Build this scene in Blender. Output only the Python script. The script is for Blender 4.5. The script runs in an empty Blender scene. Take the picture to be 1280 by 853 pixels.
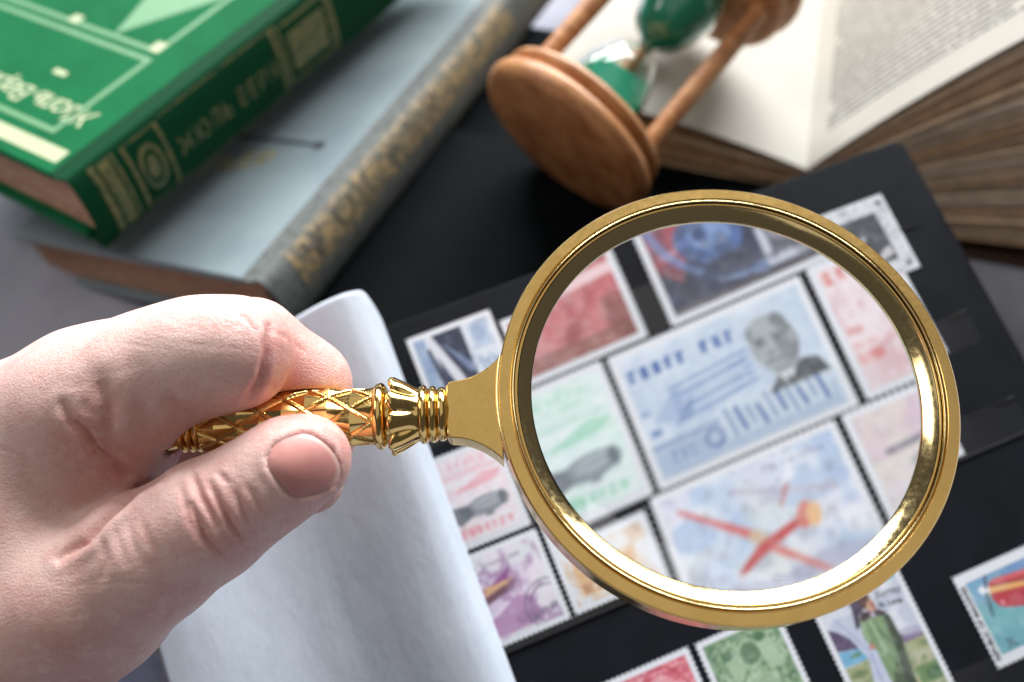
import bpy, bmesh, math, random
import numpy as np
from mathutils import Matrix, Vector

# ------------------------------------------------------------------ camera, world, light, exposure
scn = bpy.context.scene
W, H, F = 1280, 853, 1200.0                      # photograph size and focal length in its pixels
PITCH = math.radians(54)
CAM = np.array([0.0, 0.0, 275.0])                # all lengths below are millimetres; meshes are stored in metres
FW = np.array([0, math.cos(PITCH), -math.sin(PITCH)])
RT = np.array([1.0, 0, 0])
UP = np.array([0, math.sin(PITCH), math.cos(PITCH)])
cam = bpy.data.cameras.new('camera')
cam.sensor_width = 36; cam.lens = 36 * F / W
cam.clip_start = 0.005; cam.clip_end = 20
cam.dof.use_dof = True; cam.dof.focus_distance = 0.198; cam.dof.aperture_fstop = 8.3
cam_o = bpy.data.objects.new('camera', cam); scn.collection.objects.link(cam_o)
cam_o.location = CAM * .001; cam_o.rotation_euler = (math.pi / 2 - PITCH, 0, 0)
scn.camera = cam_o

world = bpy.data.worlds.new('World'); scn.world = world; world.use_nodes = True
bg = world.node_tree.nodes['Background']
bg.inputs['Color'].default_value = (1.0, 0.97, 0.95, 1); bg.inputs['Strength'].default_value = 0.065

def area(name, loc, target, sx, sy, power, col):
    l = bpy.data.lights.new(name, 'AREA'); l.shape = 'RECTANGLE'; l.size = sx; l.size_y = sy
    l.energy = power; l.color = col
    o = bpy.data.objects.new(name, l); scn.collection.objects.link(o)
    o.location = loc
    o.rotation_euler = (Vector(target) - Vector(loc)).to_track_quat('-Z', 'Y').to_euler()
    return o
win_c, win_d = Vector((0.45, 2.35, 1.62)), Vector((0, .15, .03))          # a wide window of three panes on the far side
for k in (-1, 0, 1):
    p_ = area('far_window_light', win_c, win_d, 1.02, 1.35, 80, (0.97, 0.985, 1.0))
    p_.location = win_c + p_.rotation_euler.to_matrix() @ Vector((k * 1.14, 0, 0))
area('left_window_light', (-1.65, 0.55, 1.6), (0, .15, .05), 0.9, 1.0, 11, (1.0, 0.98, 0.95))
area('ceiling_bounce_fill', (0.15, -0.1, 1.9), (.05, .12, 0), 2.0, 2.0, 5.0, (1.0, 0.96, 0.9))  # added overhead fill, in place of ceiling bounce, to brighten the brass rim
vs = scn.view_settings
vs.view_transform = 'Standard'; vs.look = 'None'; vs.exposure = 0.27; vs.gamma = 1; vs.use_curve_mapping = False
scn.cycles.use_denoising = True
scn.cycles.max_bounces = 14; scn.cycles.transmission_bounces = 10; scn.cycles.transparent_max_bounces = 12

# ------------------------------------------------------------------ geometry helpers
rng = np.random.default_rng(7); random.seed(7)
C = scn.collection
def ray(px, py): return FW + (px - W / 2) / F * RT - (py - H / 2) / F * UP
def at(px, py, t): return CAM + t * ray(px, py)
def pix(p):
    d = np.asarray(p, float) - CAM; z = d @ FW
    return np.stack([W / 2 + F * (d @ RT) / z, H / 2 - F * (d @ UP) / z, z], -1)

def tag(o, label=None, cat=None, group=None, kind=None):
    if label: o['label'] = label
    if cat: o['category'] = cat
    if group: o['group'] = group
    if kind: o['kind'] = kind
    return o
def place(o, org, R):
    m = Matrix.Identity(4)
    for i in range(3):
        for j in range(3): m[i][j] = float(R[i][j])
        m[i][3] = float(org[i]) * .001
    o.matrix_world = m
def thing(name, org, R=np.eye(3)):
    o = bpy.data.objects.new(name, None); C.objects.link(o); o.empty_display_size = .01
    place(o, org, R); return o
def mk(name, v, f, m, parent=None, smooth=False, org=None, R=None, angle=None):
    me = bpy.data.meshes.new(name)
    me.from_pydata([tuple(x) for x in (np.asarray(v, float) * .001).tolist()], [], [list(map(int, q)) for q in f])
    if smooth: me.polygons.foreach_set('use_smooth', [True] * len(me.polygons))
    me.update()
    if smooth and angle: me.set_sharp_from_angle(angle=math.radians(angle))
    o = bpy.data.objects.new(name, me); C.objects.link(o)
    if m: me.materials.append(m)
    if parent: o.parent = parent
    if org is not None: place(o, org, R if R is not None else np.eye(3))
    return o
def fixn(o):
    bm = bmesh.new(); bm.from_mesh(o.data); bmesh.ops.recalc_face_normals(bm, faces=bm.faces); bm.to_mesh(o.data); bm.free(); return o
def bevel(o, w=.4, seg=2):
    b = o.modifiers.new('bevel', 'BEVEL'); b.width = w * .001; b.segments = seg; b.limit_method = 'ANGLE'; return o
def box(x0, x1, y0, y1, z0, z1):
    v = [(x, y, z) for z in (z0, z1) for y in (y0, y1) for x in (x0, x1)]
    return v, [(0, 2, 3, 1), (4, 5, 7, 6), (0, 1, 5, 4), (2, 6, 7, 3), (0, 4, 6, 2), (1, 3, 7, 5)]
def join(*ms):
    V, Fc, n = [], [], 0
    for v, f in ms:
        V += [tuple(x) for x in v]; Fc += [tuple(i + n for i in q) for q in f]; n += len(v)
    return V, Fc
def grid(P):                                      # P: (a,b,3) -> verts, quads
    a, b = P.shape[:2]
    i = np.arange(a * b).reshape(a, b)
    q = np.stack([i[:-1, :-1], i[1:, :-1], i[1:, 1:], i[:-1, 1:]], -1).reshape(-1, 4)
    return P.reshape(-1, 3), q
def lathe(prof, n=96, closed=False, axis='z'):    # prof: (r, h) pairs
    prof = np.asarray(prof, float); th = np.linspace(0, 2 * np.pi, n, endpoint=False)
    r, h = prof[:, 0], prof[:, 1]
    P = np.stack([np.outer(np.cos(th), r), np.outer(np.sin(th), r), np.outer(np.ones(n), h)], -1)
    m = len(prof); i = np.arange(n * m).reshape(n, m); j = np.roll(i, -1, 0)
    if closed: i2, j2 = np.roll(i, -1, 1), np.roll(j, -1, 1); q = np.stack([i, j, j2, i2], -1).reshape(-1, 4)
    else: q = np.stack([i[:, :-1], j[:, :-1], j[:, 1:], i[:, 1:]], -1).reshape(-1, 4)
    v = P.reshape(-1, 3)
    if axis == 'x': v = v[:, [2, 0, 1]]
    return v, q.tolist()
def smooth_prof(pts, n=8):                         # Catmull-Rom through (r,h) points
    p = np.asarray(pts, float); p = np.vstack([2 * p[0] - p[1], p, 2 * p[-1] - p[-2]]); out = []
    for k in range(1, len(p) - 2):
        for t in np.linspace(0, 1, n, endpoint=False):
            a, b, c, d = p[k - 1:k + 3]
            out.append(.5 * (2 * b + (c - a) * t + (2 * a - 5 * b + 4 * c - d) * t * t + (3 * b - a - 3 * c + d) * t ** 3))
    out.append(p[-2]); return np.array(out)
def text_mesh(body, size, shear=0.0, bold=0.0, align='LEFT', spacing=1.0):
    cu = bpy.data.curves.new('text', 'FONT'); cu.body = body; cu.size = size; cu.shear = shear
    cu.offset = bold; cu.align_x = align; cu.space_character = spacing; cu.resolution_u = 3
    o = bpy.data.objects.new('text', cu); C.objects.link(o)
    bpy.context.view_layer.update()
    me = o.evaluated_get(bpy.context.evaluated_depsgraph_get()).to_mesh()
    v = np.array([tuple(x.co) for x in me.vertices]).reshape(-1, 3); f = [tuple(p.vertices) for p in me.polygons]
    bpy.data.objects.remove(o); bpy.data.curves.remove(cu)
    return v, f

# ------------------------------------------------------------------ materials
def srgb(r, g, b):
    c = np.array([r, g, b]) / 255.0
    return tuple(np.where(c <= .04045, c / 12.92, ((c + .055) / 1.055) ** 2.4))
def M(name, col, rough=.5, metal=0., var=None, bump=None, spec=.5, stretch=(1, 1, 1), sss=None, sheen=0, coat=0, attr=None, rvar=None):
    m = bpy.data.materials.new(name); m.use_nodes = True
    nt = m.node_tree; N = nt.nodes; L = nt.links; b = N['Principled BSDF']
    b.inputs['Base Color'].default_value = (*col, 1); b.inputs['Roughness'].default_value = rough
    b.inputs['Metallic'].default_value = metal; b.inputs['Specular IOR Level'].default_value = spec
    if coat: b.inputs['Coat Weight'].default_value = coat; b.inputs['Coat Roughness'].default_value = .15
    if sheen: b.inputs['Sheen Weight'].default_value = sheen
    tc = N.new('ShaderNodeTexCoord'); mp = N.new('ShaderNodeMapping'); L.new(tc.outputs['Object'], mp.inputs['Vector'])
    mp.inputs['Scale'].default_value = tuple(1000 * s for s in stretch)
    def noise(sc, det=4, ro=.6):
        n = N.new('ShaderNodeTexNoise'); n.inputs['Scale'].default_value = sc; n.inputs['Detail'].default_value = det
        n.inputs['Roughness'].default_value = ro; L.new(mp.outputs['Vector'], n.inputs['Vector']); return n
    src = None
    if attr:
        a = N.new('ShaderNodeAttribute'); a.attribute_name = attr; src = a.outputs['Color']
    if var:                                        # list of (noise scale per mm, colour, amount, lo, hi)
        for sc, c2, amt, lo, hi in var:
            n = noise(sc); r = N.new('ShaderNodeMapRange'); r.inputs['From Min'].default_value = lo; r.inputs['From Max'].default_value = hi
            r.inputs['To Max'].default_value = amt; L.new(n.outputs['Fac'], r.inputs['Value'])
            mx = N.new('ShaderNodeMix'); mx.data_type = 'RGBA'; L.new(r.outputs['Result'], mx.inputs['Factor'])
            if src: L.new(src, mx.inputs['A'])
            else: mx.inputs['A'].default_value = (*col, 1)
            mx.inputs['B'].default_value = (*c2, 1); src = mx.outputs['Result']
    if src: L.new(src, b.inputs['Base Color'])
    if rvar:
        n = noise(rvar[0]); r = N.new('ShaderNodeMapRange'); r.inputs['From Min'].default_value = .3; r.inputs['From Max'].default_value = .7
        r.inputs['To Min'].default_value = rvar[1]; r.inputs['To Max'].default_value = rvar[2]
        L.new(n.outputs['Fac'], r.inputs['Value']); L.new(r.outputs['Result'], b.inputs['Roughness'])
    if bump:                                       # list of (scale per mm, height mm)
        prev = None
        for sc, hgt in bump:
            n = noise(sc); bp = N.new('ShaderNodeBump'); bp.inputs['Strength'].default_value = 1; bp.inputs['Distance'].default_value = hgt * .001
            L.new(n.outputs['Fac'], bp.inputs['Height'])
            if prev: L.new(prev, bp.inputs['Normal'])
            prev = bp.outputs['Normal']
        L.new(prev, b.inputs['Normal'])
    if sss:
        b.inputs['Subsurface Weight'].default_value = sss[0]; b.inputs['Subsurface Radius'].default_value = sss[1]
        b.inputs['Subsurface Scale'].default_value = sss[2]
    return m
def glass(name, col=(1, 1, 1), ior=1.5, rough=0.0):
    m = M(name, col, rough); b = m.node_tree.nodes['Principled BSDF']
    b.inputs['Transmission Weight'].default_value = 1; b.inputs['IOR'].default_value = ior; return m
gold_leaf = M('worn_gold_leaf', srgb(196, 180, 120), .42, .35, var=[(.5, srgb(120, 105, 60), .6, .45, .65)])

# ------------------------------------------------------------------ table
m_table = M('bluish_grey_plaster', srgb(168, 170, 184), .75, var=[(.02, srgb(136, 138, 154), .8, .4, .65), (.25, srgb(170, 172, 182), .35, .5, .7), (.9, srgb(92, 94, 110), .3, .55, .75)], bump=[(.3, .25), (1.5, .08)])
Xs = np.linspace(-900, 900, 40); Ys = np.linspace(-500, 1300, 40)
P = np.zeros((40, 40, 3)); P[..., 0] = Xs[:, None]; P[..., 1] = Ys[None, :]
P[..., 2] = -18
v, f = grid(P); tag(mk('table', v, f, m_table), kind='structure')

# ------------------------------------------------------------------ hardback books
m_page_edge = M('old_page_edges', srgb(196, 160, 132), .85, stretch=(.05, .05, 1), var=[(4, srgb(140, 104, 82), .8, .35, .65), (.8, srgb(215, 190, 165), .5, .5, .7)], bump=[(5, .15)])
def spine_curve(T, bulge, n=18, over=.8):
    """points (y,z) round a book spine; y<0 points out of the spine, z from 0 to T"""
    a = np.linspace(0, np.pi, n)
    y = -bulge * np.sin(a) ** .8; z = T / 2 - (T / 2 + over) * np.cos(a)
    return np.stack([y, z], -1)
def spine_at(T, bulge, s, off=0.12, over=.8):
    """s in 0..1 along the spine from the lower to the upper joint -> (y,z) a little proud of the leather"""
    a = s * np.pi
    y = -(bulge + off) * np.sin(a) ** .8; z = T / 2 - (T / 2 + over + off) * np.cos(a)
    return y, z
def hardback(name, org, R, L, Wd, T, bulge, m_cover, m_spine, board=3.0, joint=6.0):
    """local frame: x along the spine, y from spine to fore edge, z up; top of the front board at z = T"""
    t = thing(name, org, R)
    for nm, z0, z1 in (('back_cover', 0, board), ('front_cover', T - board, T)):
        o = mk(nm, *box(0, L, joint, Wd, z0, z1), m_cover, t); bevel(o, .8, 3)
    # leather over the joint and round the spine, with the pressed joint groove
    c = spine_curve(T, bulge)
    lo = [(joint + .5, .2), (joint - 1.2, .25), (joint - 2.6, 1.0), (joint - 4.4, .8), (1.0, -.3)]
    up = [(1.0, T + .3), (joint - 4.4, T - .8), (joint - 2.6, T - 1.0), (joint - 1.2, T - .25), (joint + .5, T - .2)]
    prof = np.array(lo + [tuple(x) for x in c[1:-1]] + up)
    xs = np.linspace(0, L, 24)
    P = np.zeros((len(xs), len(prof), 3)); P[..., 0] = xs[:, None]; P[..., 1] = prof[None, :, 0]; P[..., 2] = prof[None, :, 1]
    cen = np.array([joint, T / 2]); inner = prof + (cen - prof) / np.linalg.norm(cen - prof, axis=1)[:, None] * 1.0
    loop = np.vstack([prof, inner[::-1]]); k = len(loop); kp = len(prof)
    V = [(x, y, z) for x in xs for y, z in loop]
    Fc = [(a * k + b, a * k + (b + 1) % k, (a + 1) * k + (b + 1) % k, (a + 1) * k + b) for a in range(len(xs) - 1) for b in range(k)]
    for o_ in (0, (len(xs) - 1) * k): Fc += [(o_ + b, o_ + b + 1, o_ + k - 2 - b, o_ + k - 1 - b) for b in range(kp - 1)]
    fixn(mk('spine', V, Fc, m_spine, t, True, angle=50))
    if True:                                       # page block, its head and tail slightly rough
        n = 40; zz = np.linspace(board, T - board, n)
        ins = 3.5 + .25 * rng.normal(size=n)
        V, Fc = [], []
        for k in range(n - 1):
            V2, F2 = box(ins[k], L - ins[k], 2.0, Wd - ins[k] - .3, zz[k], zz[k + 1] - .02)
            Fc += [tuple(i + len(V) for i in q) for q in F2]; V += V2
        mk('page_block', V, Fc, m_page_edge, t)
    return t
def print_on_cover(name, body, size, x, y, rot, T, m, parent, shear=0, bold=.0, spacing=1.0, off=.1):
    v, f = text_mesh(body, size, shear, bold, 'CENTER', spacing)
    c, s = math.cos(rot), math.sin(rot)
    v2 = np.stack([x + c * v[:, 0] - s * v[:, 1], y + s * v[:, 0] + c * v[:, 1], np.full(len(v), T + off)], -1)
    return mk(name, v2, f, m, parent)
def strips(rects, z):
    return join(*[([(x0, y0, z), (x1, y0, z), (x1, y1, z), (x0, y1, z)], [(0, 1, 2, 3)]) for x0, y0, x1, y1 in rects])
def wrap_spine(name, v, f, T, bulge, m, parent, off=.15):
    """flat drawing (x along the spine, y = arc 0..1) laid on the rounded spine"""
    y, z = spine_at(T, bulge, np.clip(v[:, 1], .02, .98), off)
    return mk(name, np.stack([v[:, 0], y, z], -1), f, m, parent)
def quadstrip(x0, x1, s0, s1, n=8):
    s = np.linspace(s0, s1, n); P = np.zeros((2, n, 3)); P[0, :, 0] = x0; P[1, :, 0] = x1; P[:, :, 1] = s
    return grid(P)

# grey book
GT = 25.0
RG = np.array([[0.4254, -0.8773, -0.2222], [0.9044, 0.4033, 0.1392], [-0.0325, -0.2602, 0.965]])
def ortho(R):
    u, _, w = np.linalg.svd(R); return u @ w
RG = ortho(RG)
g_corner = at(318, 352, 316)                       # near end of the spine at the front board
g_org = g_corner - RG[:, 2] * GT
m_gcov = M('grey_book_cloth', srgb(128, 142, 146), .65, spec=.3, var=[(.03, srgb(112, 126, 134), .7, .4, .65), (1.2, srgb(104, 118, 124), .35, .5, .7), (.006, srgb(146, 158, 158), .6, .45, .6)], bump=[(3, .06)])
m_gspi = M('grey_spine_leather', srgb(88, 94, 92), .6, spec=.3, var=[(.3, srgb(52, 55, 52), .7, .45, .65)], bump=[(2, .08)])
grey = hardback('grey_book', g_org, RG, 235, 125, GT, 7, m_gcov, m_gspi)
tag(grey, 'large grey clothbound book with gilt lettered spine, lying under the green book', 'book')
m_gold_dull = M('dull_spine_gilt', srgb(150, 128, 88), .6, .05, var=[(.3, srgb(84, 84, 74), .95, .40, .58)])
m_dark_letter = M('dark_spine_letter', srgb(62, 66, 62), .6, var=[(.35, srgb(110, 100, 76), .8, .42, .6)])
v, f = join(*[quadstrip(13 + 14 * k, 13 + 14 * k + 13.4, .52, .88) for k in range(12)])
wrap_spine('gilt_band', np.array(v), f, GT, 7, m_gold_dull, grey, .14)
v, f = join(quadstrip(12, 225, .905, .92, 2), quadstrip(12, 225, .47, .482, 2)); wrap_spine('gilt_rule', np.array(v), f, GT, 7, m_gold_dull, grey, .14)
v, f = text_mesh('МОЛЬЕР', 15, 0, .12, 'LEFT', 1.55)
v[:, 1] = .58 + v[:, 1] / 15 * .34; v[:, 0] = 18 + v[:, 0] * 1.15
wrap_spine('spine_lettering', v, f, GT, 7, m_dark_letter, grey, .34)
print_on_cover('cover_lettering', 'МОЛЬЕР', 12, 50, 60, math.radians(-72), GT, gold_leaf, grey, 0, .2)
m_ink = M('dark_blocking', srgb(52, 58, 66), .6)
seg = [(62, 58), (66, 42), (70, 24)]
v, f = join(([(71, 64, GT + .1), (73.4, 64, GT + .1), (72.8, 21.5, GT + .1), (70.8, 21.5, GT + .1)], [(0, 1, 2, 3)]),
            ([(71.8 + 2.6 * math.cos(a), 22 + 2.6 * math.sin(a), GT + .12) for a in np.linspace(0, 2 * np.pi, 12, endpoint=False)], [tuple(range(12))]))
mk('cover_ornament', v, f, m_ink, grey)

# green book
NT = 29.0
RN_ = ortho(np.array([[0.5378, -0.8383, -0.0897], [0.8431, 0.5347, 0.0575], [-0.0003, -0.1065, 0.9943]]))
n_corner = at(80, 226, 300)
n_org = n_corner - RN_[:, 2] * NT
m_ncov = M('green_book_cloth', srgb(22, 100, 61), .7, spec=.05, var=[(.05, srgb(16, 88, 52), .7, .4, .65), (1.5, srgb(14, 82, 52), .3, .5, .7)], bump=[(2.5, .06), (8, .03)])
m_nspi = M('green_spine_cloth', srgb(11, 62, 37), .65, spec=.06, var=[(.4, srgb(10, 58, 34), .6, .45, .65)], bump=[(2.5, .06)])
green = hardback('green_book', n_org, RN_, 210, 140, NT, 4.0, m_ncov, m_nspi, joint=7)
tag(green, 'green clothbound book with gilt frames on its cover, on top of the grey book', 'book')
m_pale = M('pale_gilt_blocking', srgb(178, 186, 148), .6, .0, var=[(.8, srgb(140, 164, 118), .6, .45, .7)])
m_faint = M('faint_gilt_frame', srgb(98, 146, 104), .6, .0, var=[(.8, srgb(66, 126, 84), .6, .45, .7)])
z = NT + .1
y1 = 26
def frame(x0, y0, x1, y1, w): return [(x0, y0, x1, y0 + w), (x0, y1 - w, x1, y1), (x0, y0 + w, x0 + w, y1 - w), (x1 - w, y0 + w, x1, y1 - w)]
mk('gilt_frame', *strips(frame(14.5, 22.5, 60, 118, 2.2), z), m_faint, green)
mk('gilt_frame', *strips(frame(63, 23.5, 200, 118, 2.2), z), m_faint, green)
mk('gilt_bar', *strips([(4.5, 9.5, 10.5, 128)], z), m_pale, green)
print_on_cover('cover_lettering', 'Жюль Верн', 11.5, 29, 44, math.radians(90), NT, m_pale, green, .15, .1, .85)
mk('gilt_dash', *strips([(38, 45, 40.5, 51.5)], z), m_pale, green)
mk('gilt_sail', [(65, 48.5, z), (99, 28, z), (150, 36, z), (140, 70, z), (88, 56, z)], [(0, 1, 2, 3, 4)], m_faint, green)
for rc in ((63.5, 24, 69, 29), (63.5, 68, 68, 73)): mk('gilt_corner', *strips([rc], z + .05), m_pale, green)
m_ngilt = M('green_spine_gilt', srgb(116, 114, 72), .5, .1, var=[(.6, srgb(30, 76, 48), .95, .45, .6)])
pieces = [quadstrip(7, 9.5, .18, .86), quadstrip(10.5, 15, .2, .85), quadstrip(16, 17.2, .2, .85), quadstrip(20, 21.5, .2, .82), quadstrip(20, 36, .80, .82, 2), quadstrip(20, 36, .2, .22, 2),
          quadstrip(34.5, 36, .2, .82), quadstrip(37, 96, .83, .85, 2), quadstrip(37, 96, .17, .19, 2), quadstrip(92, 94, .2, .83), quadstrip(95, 96.5, .22, .82), quadstrip(97, 121, .76, .80, 2), quadstrip(97, 121, .22, .26, 2), quadstrip(99, 119, .34, .68, 6), quadstrip(121, 122.5, .22, .82), quadstrip(123, 124.5, .2, .83)]
v, f = join(*pieces); wrap_spine('gilt_ornament', np.array(v), f, NT, 4.0, m_ngilt, green)
th = np.linspace(0, 2 * np.pi, 24, endpoint=False)
ring_v = [(28 + r * math.cos(a) * 5, .51 + r * math.sin(a) * .2, 0) for r in (1, .72) for a in th]
wrap_spine('gilt_medallion', np.array(ring_v + [(28 + 2.4 * math.cos(a), .51 + .1 * math.sin(a), 0) for a in th]),
           [(k, (k + 1) % 24, 24 + (k + 1) % 24, 24 + k) for k in range(24)] + [tuple(range(48, 72))], NT, 4.0, m_ngilt, green)
v, f = text_mesh('ЖЮЛЬ ВЕРН', 7, 0, .1, 'CENTER', 1.25)
v[:, 1] = .42 + v[:, 1] / 7 * .2; v[:, 0] = 65 + v[:, 0]
wrap_spine('spine_lettering', v, f, NT, 4.0, m_ngilt, green)

# black book under the hourglass and the album
m_black = M('black_leatherette', srgb(6, 9, 11), .7, spec=.04, var=[(.05, srgb(10, 16, 20), .8, .45, .65)], bump=[(1.6, .10), (5, .05)])
oyaw = math.radians(-14.3)
RO = np.array([[math.cos(oyaw), -math.sin(oyaw), 0], [math.sin(oyaw), math.cos(oyaw), 0], [0, 0, 1]])   # x right of the gutter, y along it
OB = np.array([114.7, 274.0, -18.0])
# its spine faces the camera side; long side parallel to the open book's lower edge
black = hardback('black_book', OB + RO @ np.array([-200.0, -130.0, 0.2]), RO, 225, 124, 24.5, 3, m_black, m_black)
tag(black, 'plain black book lying under the fallen hourglass and the stamp album', 'book')

RS = RO @ np.array([[0, -1, 0], [1, 0, 0], [0, 0, 1.0]])               # a quarter turn: spine towards the open book
slim = hardback('gap_shade_block', OB + RO @ np.array([-113.5, -3.0, 0.2]), RS, 80, 50, 18, 2.0, m_black, m_black, 2.0, 5.0)  # added black block: gives the shaded gap its dark tone
tag(slim, 'added black block standing in for the shade between the grey book and the hourglass', 'shade block')

# ------------------------------------------------------------------ open book with fanned pages
m_paper = M('book_paper', srgb(184, 181, 172), .85, spec=.2, var=[(.04, srgb(174, 171, 162), .5, .4, .65), (2, srgb(190, 186, 176), .25, .5, .7)], bump=[(1.5, .04)])
m_fan = [M('page_tone', srgb(*c), .85, var=[(.15, srgb(*[int(k * .82) for k in c]), .6, .4, .65)]) for c in ((246, 226, 198), (236, 208, 174), (220, 184, 146), (250, 236, 214), (242, 218, 188))]
m_print = M('black_text_print', srgb(72, 72, 72), .8)
ob = thing('open_book', OB, RO)
tag(ob, 'thick open book with small print and browned, fanned pages, beside the album corner', 'book')
LEN = 190
def leaf(prof, y0, y1, th, m, name='page', seg=2):
    """prof: (x,z) polyline of the sheet; extruded along the gutter with a real thickness"""
    p = np.asarray(prof, float); d = np.gradient(p, axis=0); n = np.stack([-d[:, 1], d[:, 0]], -1); n /= np.linalg.norm(n, axis=1)[:, None]
    a = p + n * th / 2; b = p - n * th / 2; loop = np.vstack([a, b[::-1]]); k = len(loop)
    V = [(x, y, z) for y in (y0, y1) for x, z in loop]; kk = len(p)
    Fc = [(i, (i + 1) % k, k + (i + 1) % k, k + i) for i in range(k)]
    for o in (0, k): Fc += [(o + i, o + i + 1, o + k - 2 - i, o + k - 1 - i) for i in range(kk - 1)]
    return mk(name, V, Fc, m, ob, False)
def fan_prof(a0, a1, L, x0, z0, n=9):
    s = np.linspace(0, 1, n); ang = np.radians(a0 + (a1 - a0) * s); ds = L / (n - 1)
    x = x0 + np.concatenate([[0], np.cumsum(np.cos(ang[:-1]) * ds)]); z = z0 + np.concatenate([[0], np.cumsum(np.sin(ang[:-1]) * ds)])
    return np.stack([x, z], -1)
mk('cover', *box(2, 132, -3, LEN + 3, 0.2, 2.6), M('brown_cover', srgb(70, 50, 38), .6), ob)
mk('cover', *box(-110, -2, -3, LEN + 3, 0.2, 2.6), bpy.data.materials['brown_cover'], ob)
NF = 150
for k in range(NF):
    q = k / (NF - 1)
    base = 1 + 50 * q ** 1.15 + rng.normal() * .35 + .7 * math.sin(q * 19)
    top = base + 7 - 9 * q
    leaf(fan_prof(base + 4, top - 3, 122 + rng.normal() * .8, 1.5, 3 + 26 * q), rng.normal() * .7, LEN, .6, m_fan[rng.integers(5)])
# left block of pages, gently domed
for k in range(64):
    q = k / 63
    pr = fan_prof(4 * q, 3 + 7 * q, 103 + rng.normal() * .4, 1.0, 3.2 + 26 * q)
    pr[:, 0] *= -1
    leaf(pr, .6 * rng.normal(), LEN, .38, m_fan[rng.integers(5)])
pr = fan_prof(16, 3, 105, 0, 30.3, 16); pr[:, 0] *= -1
leaf(pr, -1.0, LEN, .3, m_paper, 'open_page')
prR = fan_prof(57, 46, 124, 0.2, 30.6, 16)
leaf(prR, -1.0, LEN, .3, m_paper, 'open_page')
# lines of print on the right-hand page (word bars lie on the sheet)
V, Fc = [], []
def on_page(prof, s, y, off=.25):
    d = np.diff(prof, axis=0); l = np.concatenate([[0], np.cumsum(np.hypot(d[:, 0], d[:, 1]))])
    x = np.interp(s, l, prof[:, 0]); z = np.interp(s, l, prof[:, 1]); k = min(np.searchsorted(l, s), len(d)) - 1
    n = np.array([-d[k, 1], d[k, 0]]); n /= np.linalg.norm(n)
    if n[1] < 0: n = -n
    return (x + n[0] * off, y, z + n[1] * off)
for row in range(48):
    y = 14 + row * 3.5; s = 9.0 + (3 if rng.random() < .12 else 0)
    end = 112 - (rng.random() * 40 if rng.random() < .12 else 0)
    while s < end:
        w = rng.uniform(1.2, 6.5)
        w = min(w, end - s + .5)
        for a in np.arange(s, s + w, 1.05):
            n0 = len(V); y2 = y + rng.uniform(1.3, 1.8)
            V += [on_page(prR, a, y), on_page(prR, a + .75, y), on_page(prR, a + .75, y2), on_page(prR, a, y2)]
            Fc.append((n0, n0 + 1, n0 + 2, n0 + 3))
        s += w + rng.uniform(.9, 1.3)
tag(mk('printed_text', V, Fc, m_print, ob), kind='stuff')

# ------------------------------------------------------------------ hourglass lying on its side
m_wood = M('turned_wood', srgb(204, 148, 98), .42, stretch=(.25, .25, 1), var=[(.35, srgb(166, 106, 62), .9, .42, .62), (1.6, srgb(132, 80, 44), .55, .5, .68)], bump=[(2, .03)])
m_sand = M('green_sand', srgb(34, 172, 138), .85, var=[(3, srgb(70, 200, 168), .6, .4, .7)], bump=[(6, .12)])
m_hglass = glass('clear_glass', (.95, 1, .98), 1.45)
h1 = at(716, 163, 348.0); h2 = at(893, -42, 362.0)
ax = h2 - h1; HL = np.linalg.norm(ax); ax /= HL
sx_ = np.cross(ax, [0, 0, 1]); sx_ /= np.linalg.norm(sx_)
RH = np.stack([sx_, np.cross(ax, sx_), ax], 1)
hg = thing('hourglass', h1, RH)
tag(hg, 'small wooden hourglass with green sand, lying on its side against the open book', 'hourglass')
RD = 36.0
prof = [(0, -5.6), (26, -5.6), (29.5, -5.2), (31.2, -3.6), (31.5, -1.6), (30.6, -.2), (28.6, .5), (28.3, 1.3), (29.2, 2.2), (29.8, 3.4), (29.2, 4.6), (27.5, 5.2), (0, 5.2)]
pr = np.vstack([[(0, -5.6)], smooth_prof(prof[1:-1], 5), [(0, 5.2)]])
pr[:, 0] *= RD / 31.5; pr[:, 1] *= 1.4
v, f = lathe(pr, 96); fixn(mk('wooden_base', v, f, m_wood, hg, True, angle=50))
v2 = v.copy(); v2[:, 2] = HL - v2[:, 2]; fixn(mk('wooden_base', v2, f, m_wood, hg, True, angle=50))
for k in range(3):
    a = math.radians(-2 + 120 * k)
    rp = smooth_prof([(3.2, 4), (3.4, 12), (3.7, 25), (3.9, HL / 2), (3.7, HL - 25), (3.4, HL - 12), (3.2, HL - 4)], 6)
    v, f = lathe(rp, 20); v = v + np.array([27 * math.cos(a), 27 * math.sin(a), 0])
    mk('wooden_rod', v, f, m_wood, hg, True)
mid = HL / 2
def bulb(r, sgn=1): return smooth_prof([(r * .55, 7.4), (r * .86, 10), (r, 17), (r * .97, 24), (r * .72, mid - 8), (r * .32, mid - 2.5), (r * .16, mid)], 8)
bo = bulb(15); lo = np.vstack([bo, [(x, HL - z) for x, z in bo[::-1][1:]]])
inn = lo.copy(); inn[:, 0] -= 1.1
shell = np.vstack([lo, inn[::-1]])
v, f = lathe(shell, 64, closed=True); fixn(mk('glass_bulbs', v, f, m_hglass, hg, True))
def sand(name, z0, z1, cut=None):
    zz = np.linspace(z0, z1, 26); rr = np.interp(zz, inn[:, 1], inn[:, 0]) - .15
    pr = np.vstack([[(0, z0)], np.stack([rr, zz], -1), [(0, z1)]])
    v, f = lathe(pr, 48)
    if cut is not None:                            # sand has slid: flatten what is above a slanted plane
        n, d = cut; n = n / np.linalg.norm(n); e = v @ n - d; e = np.maximum(e, 0); v = v - e[:, None] * n
    fixn(mk(name, v, f, m_sand, hg, True))
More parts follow.
